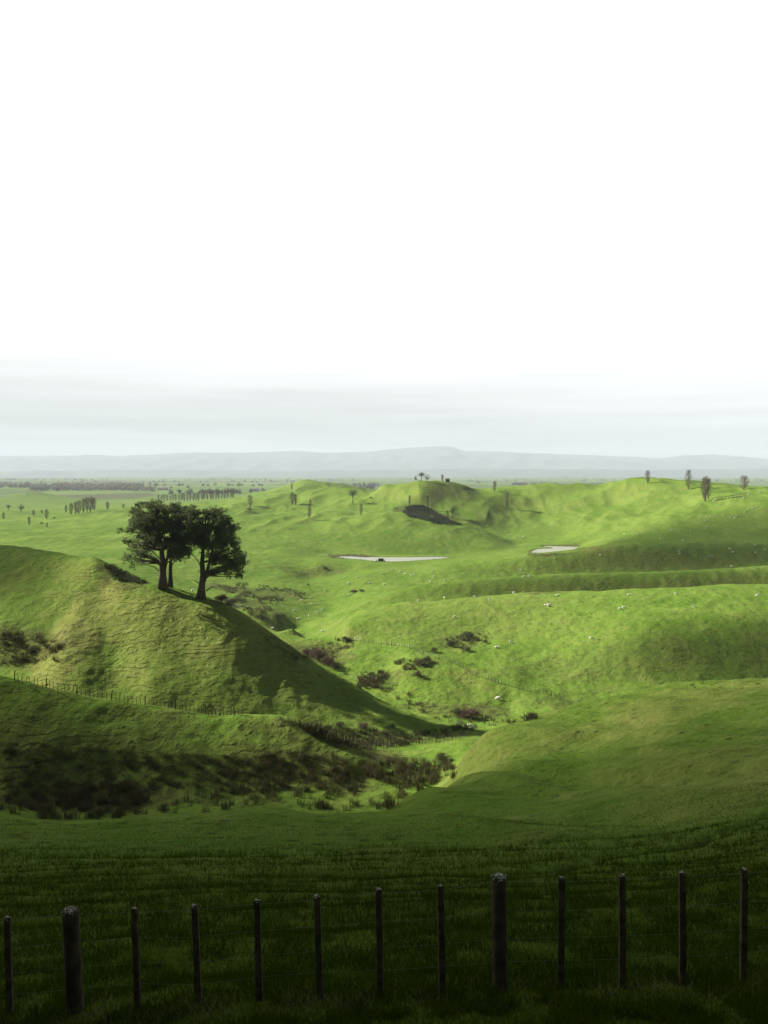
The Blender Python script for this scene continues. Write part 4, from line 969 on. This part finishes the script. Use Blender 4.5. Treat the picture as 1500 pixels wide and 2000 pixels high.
SHEEP = [  # column, row, pose, heading, label
 (973,1367,'graze',180,'nearest grazing sheep, alone on the shaded slope above the stream'),
 (896,1418,'stand',60,'white sheep standing at the stream crossing, left of three'),
 (917,1421,'graze',10,'white sheep at the stream crossing, middle of three'),
 (925,1425,'graze',190,'white sheep at the stream crossing, right of three'),
 (1155,1249,'graze',200,'large white sheep grazing alone on the bright right slope'),
 (997,1257,'graze',20,'white sheep grazing right of the small isolated bush'),
 (970,1266,'lie',0,'small cream sheep lying just below the grazing one by the isolated bush'),
 (888,1207,'graze',180,'plump white sheep on the bright central slope above the bushes'),
 (956,1174,'stand',20,'white sheep just under the rounded crest, right of centre'),
 (1074,1184,'stand',170,'white sheep, right of a trio on the bright slope'),
 (1066,1183,'lie',0,'tiny lying sheep, left of a trio on the bright slope'),
 (1070,1185,'graze',80,'small sheep, middle of a trio on the bright slope'),
 (1218,1189,'graze',10,'white sheep, right of a close pair on the bright right slope'),
 (1211,1191,'graze',190,'smaller sheep, left of a close pair on the bright right slope'),
 (1355,1187,'stand',200,'white sheep standing alone near the right, above the dark band'),
 (1320,1162,'graze',10,'white sheep on the crest line near the right'),
 (1480,1165,'graze',180,'white sheep on the crest line at the far right edge'),
 (817,1175,'graze',0,'white sheep on the central crest line, left of two'),
 (868,1170,'stand',90,'white sheep on the central crest line, right of two'),
 (927,1167,'graze',30,'white sheep on the rounded crest between the central pair and the lone one'),
 (1004,1160,'graze',0,'white sheep at the crest near the picture centre right'),
 (1088,1164,'lie',0,'white sheep at the crest right of the rusty bank'),
 (1228,1163,'lie',0,'faint white sheep just below the crest in the right half'),
 (574,1194,'graze',200,'leftmost white sheep on the valley meadow left of centre'),
 (619,1198,'graze',10,'white sheep, left of three in a row on the valley meadow'),
 (625,1196,'stand',190,'white sheep, middle of three in a row on the valley meadow'),
 (630,1193,'graze',30,'white sheep, right of three in a row on the valley meadow'),
 (603,1205,'stand',70,'white sheep below the row of three on the valley meadow'),
 (582,1210,'lie',0,'small white sheep low on the valley meadow, left of the one below the row'),
 (532,1228,'lie',0,'lone sheep low at the left end of the valley meadow near the middle hill'),
 (630,1234,'lie',0,'cream sheep at the top of the rough slope above the russet bushes'),
 (588,1174,'graze',0,'white sheep on the upper valley meadow, left of two'),
 (610,1181,'graze',180,'white sheep on the upper valley meadow, right of two'),
 (607,1168,'lie',0,'small sheep high on the upper valley meadow'),
 (635,1155,'graze',0,'sheep near the crease under the pond slope, left'),
 (681,1163,'lie',0,'sheep beside the low dark shrubs in the crease'),
 (673,1129,'stand',60,'sheep on the slope under the pond embankment, left of two'),
 (698,1129,'graze',0,'sheep on the slope under the pond embankment, right of two'),
 (681,1141,'graze',180,'sheep below the pair under the pond embankment'),
 (721,1140,'lie',0,'sheep in the middle of the slope below the long pond'),
 (746,1122,'graze',30,'sheep straight below the dark tank on the pond'),
 (765,1114,'graze',0,'sheep nearest below the long pond'),
 (782,1118,'graze',200,'sheep a little right below the long pond'),
 (791,1122,'lie',0,'sheep left of a pair below the right half of the long pond'),
 (804,1125,'graze',10,'sheep, lower one of a pair below the right half of the long pond'),
 (811,1122,'graze',190,'sheep, upper one of a pair below the right half of the long pond'),
 (845,1117,'graze',0,'sheep right of all the others below the long pond'),
 (848,1128,'graze',180,'sheep beside the wet crease right below the long pond'),
 (840,1138,'stand',90,'sheep at the head of the wet crease'),
 (868,1136,'graze',0,'sheep right above the wet crease on the fold'),
 (751,1142,'lie',0,'small sheep just left of the wet crease'),
 (1018,1115,'graze',0,'sheep above the dark band left, upper of three'),
 (1023,1128,'graze',180,'sheep on the crest below the dark band, left of two'),
 (1034,1127,'graze',10,'sheep on the crest below the dark band, right of two'),
 (1083,1092,'graze',30,'sheep on the bank right below the small pond'),
 (1027,1086,'lie',0,'sheep on the bank left below the small pond'),
 (1172,1086,'stand',90,'sheep at the upper edge of the dark band'),
 (1429,1108,'graze',0,'sheep at the lower edge of the dark band far right'),
 (1326,1078,'graze',20,'sheep, left of a pair above the dark band'),
 (1328,1083,'graze',190,'sheep, lower of a pair above the dark band'),
 (1425,1074,'graze',0,'sheep, upper one left of the hurdle at right'),
 (1432,1080,'graze',180,'sheep below the upper one, right of centre in the dim pasture'),
 (1475,1081,'graze',10,'sheep in the dim pasture near the right edge, lower left'),
 (1494,1075,'graze',170,'sheep at the right edge of the dim pasture'),
 (1475,1066,'graze',0,'sheep in the dim pasture near the right edge, upper'),
 (1334,1057,'graze',180,'white sheep alone in the middle of the dim pasture'),
 (1290,1047,'graze',0,'upper sheep of two one above the other under the ridge foot'),
 (1291,1054,'graze',180,'lower sheep of two one above the other under the ridge foot'),
 (1219,1045,'stand',80,'leftmost sheep along the ridge foot'),
 (1246,1044,'graze',10,'sheep along the ridge foot right of the leftmost'),
 (1311,1037,'graze',0,'sheep at the left end of the terrace line'),
 (1349,1037,'graze',190,'sheep under the terrace line, left'),
 (1364,1036,'graze',0,'sheep under the terrace line, right'),
 (1382,1030,'lie',0,'sheep at the step in the terrace line'),
 (1368,1012,'graze',0,'sheep on the ridge slope, lower left of four'),
 (1380,1018,'graze',180,'sheep on the ridge slope, lowest of four'),
 (1381,1009,'graze',20,'sheep on the ridge slope, upper middle of four'),
 (1386,1011,'lie',0,'sheep on the ridge slope, right of four'),
 (1414,1006,'stand',60,'brightest sheep alone on the ridge slope below the tallest poplar'),
 (1427,1012,'graze',0,'sheep left of a trio on the right ridge slope'),
 (1435,1013,'graze',180,'sheep lower of a trio on the right ridge slope'),
 (1439,1009,'graze',20,'sheep upper of a trio on the right ridge slope'),
 (1455,1001,'graze',0,'sheep above the trio on the right ridge slope'),
 (1461,996,'graze',180,'left sheep of a pair high on the right ridge slope'),
 (1470,994,'graze',10,'right sheep of a pair high on the right ridge slope'),
 (1479,989,'lie',0,'faint sheep highest at the right edge of the ridge slope'),
 (1392,980,'graze',0,'sheep just right of the foot of the tallest poplar'),
 (1396,979,'graze',180,'second sheep right of the foot of the tallest poplar'),
 (1421,974,'stand',60,'sheep in the upper flock, far left'),
 (1432,972,'graze',0,'sheep in the upper flock, left and high'),
 (1438,975,'graze',180,'sheep in the upper flock, lower middle'),
 (1442,969,'graze',20,'sheep in the upper flock, centre'),
 (1453,973,'graze',0,'sheep in the upper flock, right and low'),
 (1462,967,'graze',180,'sheep in the upper flock, right of the pale poplar'),
 (1461,963,'lie',0,'sheep close under the pale poplar'),
 (1485,962,'graze',0,'sheep at the very top right on the skyline slope'),
 (617,1005,'lie',0,'tiny sheep right of the poplar on the left middle slope'),
 (640,1015,'lie',0,'tiny sheep alone on the left middle slope'),
 (663,1014,'lie',0,'tiny sheep above the central rise'),
 (1007,1051,'lie',0,'tiny sheep left of the small pond meadow'),
 (1022,1049,'lie',0,'tiny sheep on the small pond meadow'),
 (376,1157,'stand',90,'small pale sheep between the big pine trunks'),
 (951,1028,'lie',0,'tiny sheep on the valley track right of the gnarled tree')]
for px, py, pose, hd, lb in SHEEP:
    b = hit_s(px, py, y0=60, y1=2000)
    o = link('sheep', SM[pose]); o.location = b-Vector((0, 0, .03)); s = 1.0*random.uniform(.92, 1.06); o.scale = (s, s, s)
    o.rotation_euler = (0, 0, R(hd+random.uniform(-20, 20))); tag(o, lb, 'sheep', 'sheep grazing over the hills')
def cattle(px, py, hd, lb):
    o = link('cow', COWM); b = hit_s(px, py, y0=150, y1=2500); o.location = b; o.rotation_euler = (0, 0, R(hd)); o.scale = (1.8, 1.9, 1.9); tag(o, lb, 'cow', 'dark cattle far off')
COWM = SM['graze'].copy(); COWM.materials.clear(); COWM.materials.append(M['cow'])
cattle(724, 974, 0, 'black cow on the middle slope right of the leaning pine')
cattle(81, 1024, 20, 'black cow in the left pasture below the pale poplars')
cattle(106, 1013, 170, 'black cow in the left pasture right of the tall pale poplar')

# ------------------------------------------------------------------ small things
b = hit(462, 1186); mb = MB()
mb.tube([(-2.8, 0, .12), (-.6, .3, .25), (1.6, .8, .45), (3.2, 1.2, .95)], [.26, .22, .16, .07], 8); lg = MB(); lg.tube([(1.2, .7, .4), (1.8, .2, .9), (2.1, .0, 1.3)], [.09, .06, .03], 6)
lo = empty('fallen_log', b); link('trunk', mb.mesh('trunk', M['log'], True), lo); link('limb', lg.mesh('limb', M['log'], True), lo); tag(lo, 'bleached fallen tree trunk lying in the scrub below the pines', 'log')
def house(px, Yd, w_, d_, h_, rz, lb, nm='farmhouse', n_win=3):
    p = at(px, Yd); root = empty(nm, p, rz); tag(root, lb, 'house' if nm == 'farmhouse' else 'shed', 'far farm buildings')
    mb = MB(); mb.box((0, 0, h_/2), (w_, d_, h_)); link('wall', mb.mesh('wall', M['wall']), root)
    mb = MB(); x, y, z, t = w_/2+.4, d_/2+.5, h_, h_+d_*.28
    mb.add([(-x, -y, z), (x, -y, z), (x, y, z), (-x, y, z), (-x*.96, 0, t), (x*.96, 0, t)], [(0, 1, 5, 4), (2, 3, 4, 5), (1, 2, 5), (3, 0, 4), (3, 2, 1, 0)]); link('roof', mb.mesh('roof', M['roof']), root)
    for k in range(n_win):
        mb = MB(); mb.box((-w_/2+w_*(k+.5)/n_win, -d_/2-.03, h_*.55), (w_*.14, .08, h_*.4)); link('window', mb.mesh('window', M['dark']), root)
house(318, 2250, 30, 12, 5, .2, 'long pale farm building among the woods on the far plain', 'shed', 4)
house(266, 2500, 16, 9, 5, -.3, 'small pale farmhouse in front of the brown woods on the far plain')
house(498, 2100, 22, 9, 6, .1, 'white farm building on the plain left of the far knob', 'shed', 3)
p = Vector((*px_at(743, 1096.5, WL1), WL1)); tr = empty('pontoon', p); tag(tr, 'small dark pump pontoon floating by the near edge of the long pond', 'pontoon')
mb = MB(); mb.box((0, 0, .15), (5.5, 2.6, .5)); link('deck', mb.mesh('deck', M['tank']), tr); mb = MB(); mb.box((.3, .3, 1.0), (3.0, 1.6, 1.2)); link('housing', mb.mesh('housing', M['tank']), tr)
for sx in (-2.3, 2.4):
    mb = MB(); mb.tube([(sx, -1.1, -.3), (sx, -1.1, 1.5)], [.12, .1], 6); link('pile', mb.mesh('pile', M['post']), tr)
p = hit(1385, 1089); root = empty('sheep_hurdle', p); tag(root, 'faint pale wooden hurdle on the dark band at right', 'hurdle')
for sx in (-1.6, 0, 1.6): mb = MB(); mb.box((sx, 0, .5), (.1, .1, 1.1)); link('post', mb.mesh('post', M['log']), root)
for z in (.35, .65, .95): mb = MB(); mb.box((0, -.07, z), (3.4, .04, .1)); link('rail', mb.mesh('rail', M['log']), root)
p = hit_s(874, 941, y0=200, y1=1500); root = empty('hut', p); tag(root, 'little dark hut at the right end of the central knoll', 'hut')
mb = MB(); mb.box((0, 0, 1.1), (3.6, 2.6, 2.4)); link('wall', mb.mesh('wall', M['dark']), root); mb = MB(); mb.add([(-2, -1.5, 2.3), (2, -1.5, 2.3), (2, 1.5, 2.3), (-2, 1.5, 2.3), (-2, 0, 3.2), (2, 0, 3.2)], [(0, 1, 5, 4), (2, 3, 4, 5), (1, 2, 5), (3, 0, 4), (3, 2, 1, 0)]); link('roof', mb.mesh('roof', M['roof']), root)

# ------------------------------------------------------------------ sun-blocking volumes added to shade the hills (out of frame, above the haze)
mc = bpy.data.materials.new('sun_blocker'); nt = NT(mc); pv = nd(nt, 'ShaderNodeVolumePrincipled'); pv.inputs['Color'].default_value = (.9, .9, .9, 1); pv.inputs['Density'].default_value = 0.09
o = nd(nt, 'ShaderNodeOutputMaterial'); lk(nt, pv.outputs[0], o.inputs['Volume'])
CZ = 680.0
def sun_blocker(label, gx, gy, gz, rx, ry, th, seed, rot=0.0, soft=1.0):
    """a flat lumpy volume, added out of view, whose shadow falls round the ground point (gx, gy)"""
    s = (CZ-gz)/SDIR.z; cx = gx+SDIR.x*s; cy_ = gy+SDIR.y*s
    n = 70; a = np.linspace(-1.05, 1.05, n); U, Vv = np.meshgrid(a, a); xx = U*rx; yy = Vv*ry
    q = np.hypot(U, Vv)+perlin(xx/60+seed, yy/60, seed)*0.10+perlin(xx/22+seed, yy/22, seed+1)*0.05
    t = th*sstep(1.0, 1.0-soft, q)*(1+.3*perlin(xx/30, yy/30, seed+2))
    ca, sa = math.cos(rot), math.sin(rot); Xc = cx+xx*ca-yy*sa; Yc = cy_+xx*sa+yy*ca
    top = np.stack([Xc, Yc, CZ+t*.6+.02], -1).reshape(-1, 3); bot = np.stack([Xc, Yc, CZ-t*.4-.02], -1).reshape(-1, 3)
    ii = np.arange(n*n).reshape(n, n); f1 = np.stack([ii[:-1, :-1], ii[:-1, 1:], ii[1:, 1:], ii[1:, :-1]], -1).reshape(-1, 4); f2 = f1[:, ::-1]+n*n
    e = np.concatenate([ii[0, :], ii[1:, -1], ii[-1, -2::-1], ii[-2:0:-1, 0]]); e2 = np.roll(e, -1); f3 = np.stack([e, e+n*n, e2+n*n, e2], 1)
    me = mesh_np('sun_blocker', np.concatenate([top, bot]), np.concatenate([f1, f2, f3]), mc); ob = link('sun_blocker', me); tag(ob, label, 'sun_blocker', kind='stuff'); return ob
sun_blocker('broad grey sun blocker added unseen left of the view, shading the near slope', -20, -316, -20, 620, 470, 25, 1, rot=-.32, soft=.44)
sun_blocker('small thin sun blocker added out of view to shade the right pasture softly', 190, 455, -38, 150, 75, 6, 3, soft=.8)
sun_blocker('long thin sun blocker added out of view to shade the upper pasture step', 190, 401, -44, 190, 22, 7, 8, soft=.9)
sun_blocker('long thin sun blocker added out of view to shade the lower pasture step', 105, 331, -46, 150, 15, 5, 9, soft=.9)
sun_blocker('thin sun blocker added out of view to shade the foot of the middle hill', -22, 152, -46, 40, 13, 10, 10, rot=.1, soft=.8)
sun_blocker('thin sun blocker added out of view to shade the near left hill and the boggy hollow', -55, 106, -40, 80, 21, 8, 12, rot=-.1, soft=.8)
sun_blocker('small sun blocker added out of view to shade the flank left of the pines', -118, 232, -24, 55, 42, 9, 4, soft=.8)
sun_blocker('thin sun blocker added out of view to shade the lower right slope', 125, 216, -50, 85, 26, 9, 6, soft=.8)

# ------------------------------------------------------------------ haze
mh = bpy.data.materials.new('haze'); nt = NT(mh); pv = nd(nt, 'ShaderNodeVolumePrincipled'); pv.inputs['Color'].default_value = (.75, .865, .965, 1); pv.inputs['Density'].default_value = 0.000082; pv.inputs['Anisotropy'].default_value = 0.0
o = nd(nt, 'ShaderNodeOutputMaterial'); lk(nt, pv.outputs[0], o.inputs['Volume'])
mb = MB(); mb.box((0, 10000, 260), (50000, 22400, 680)); hz = link('haze', mb.mesh('haze', mh)); tag(hz, kind='stuff'); hz['label'] = 'pale blue haze over the whole valley'; hz['category'] = 'haze'
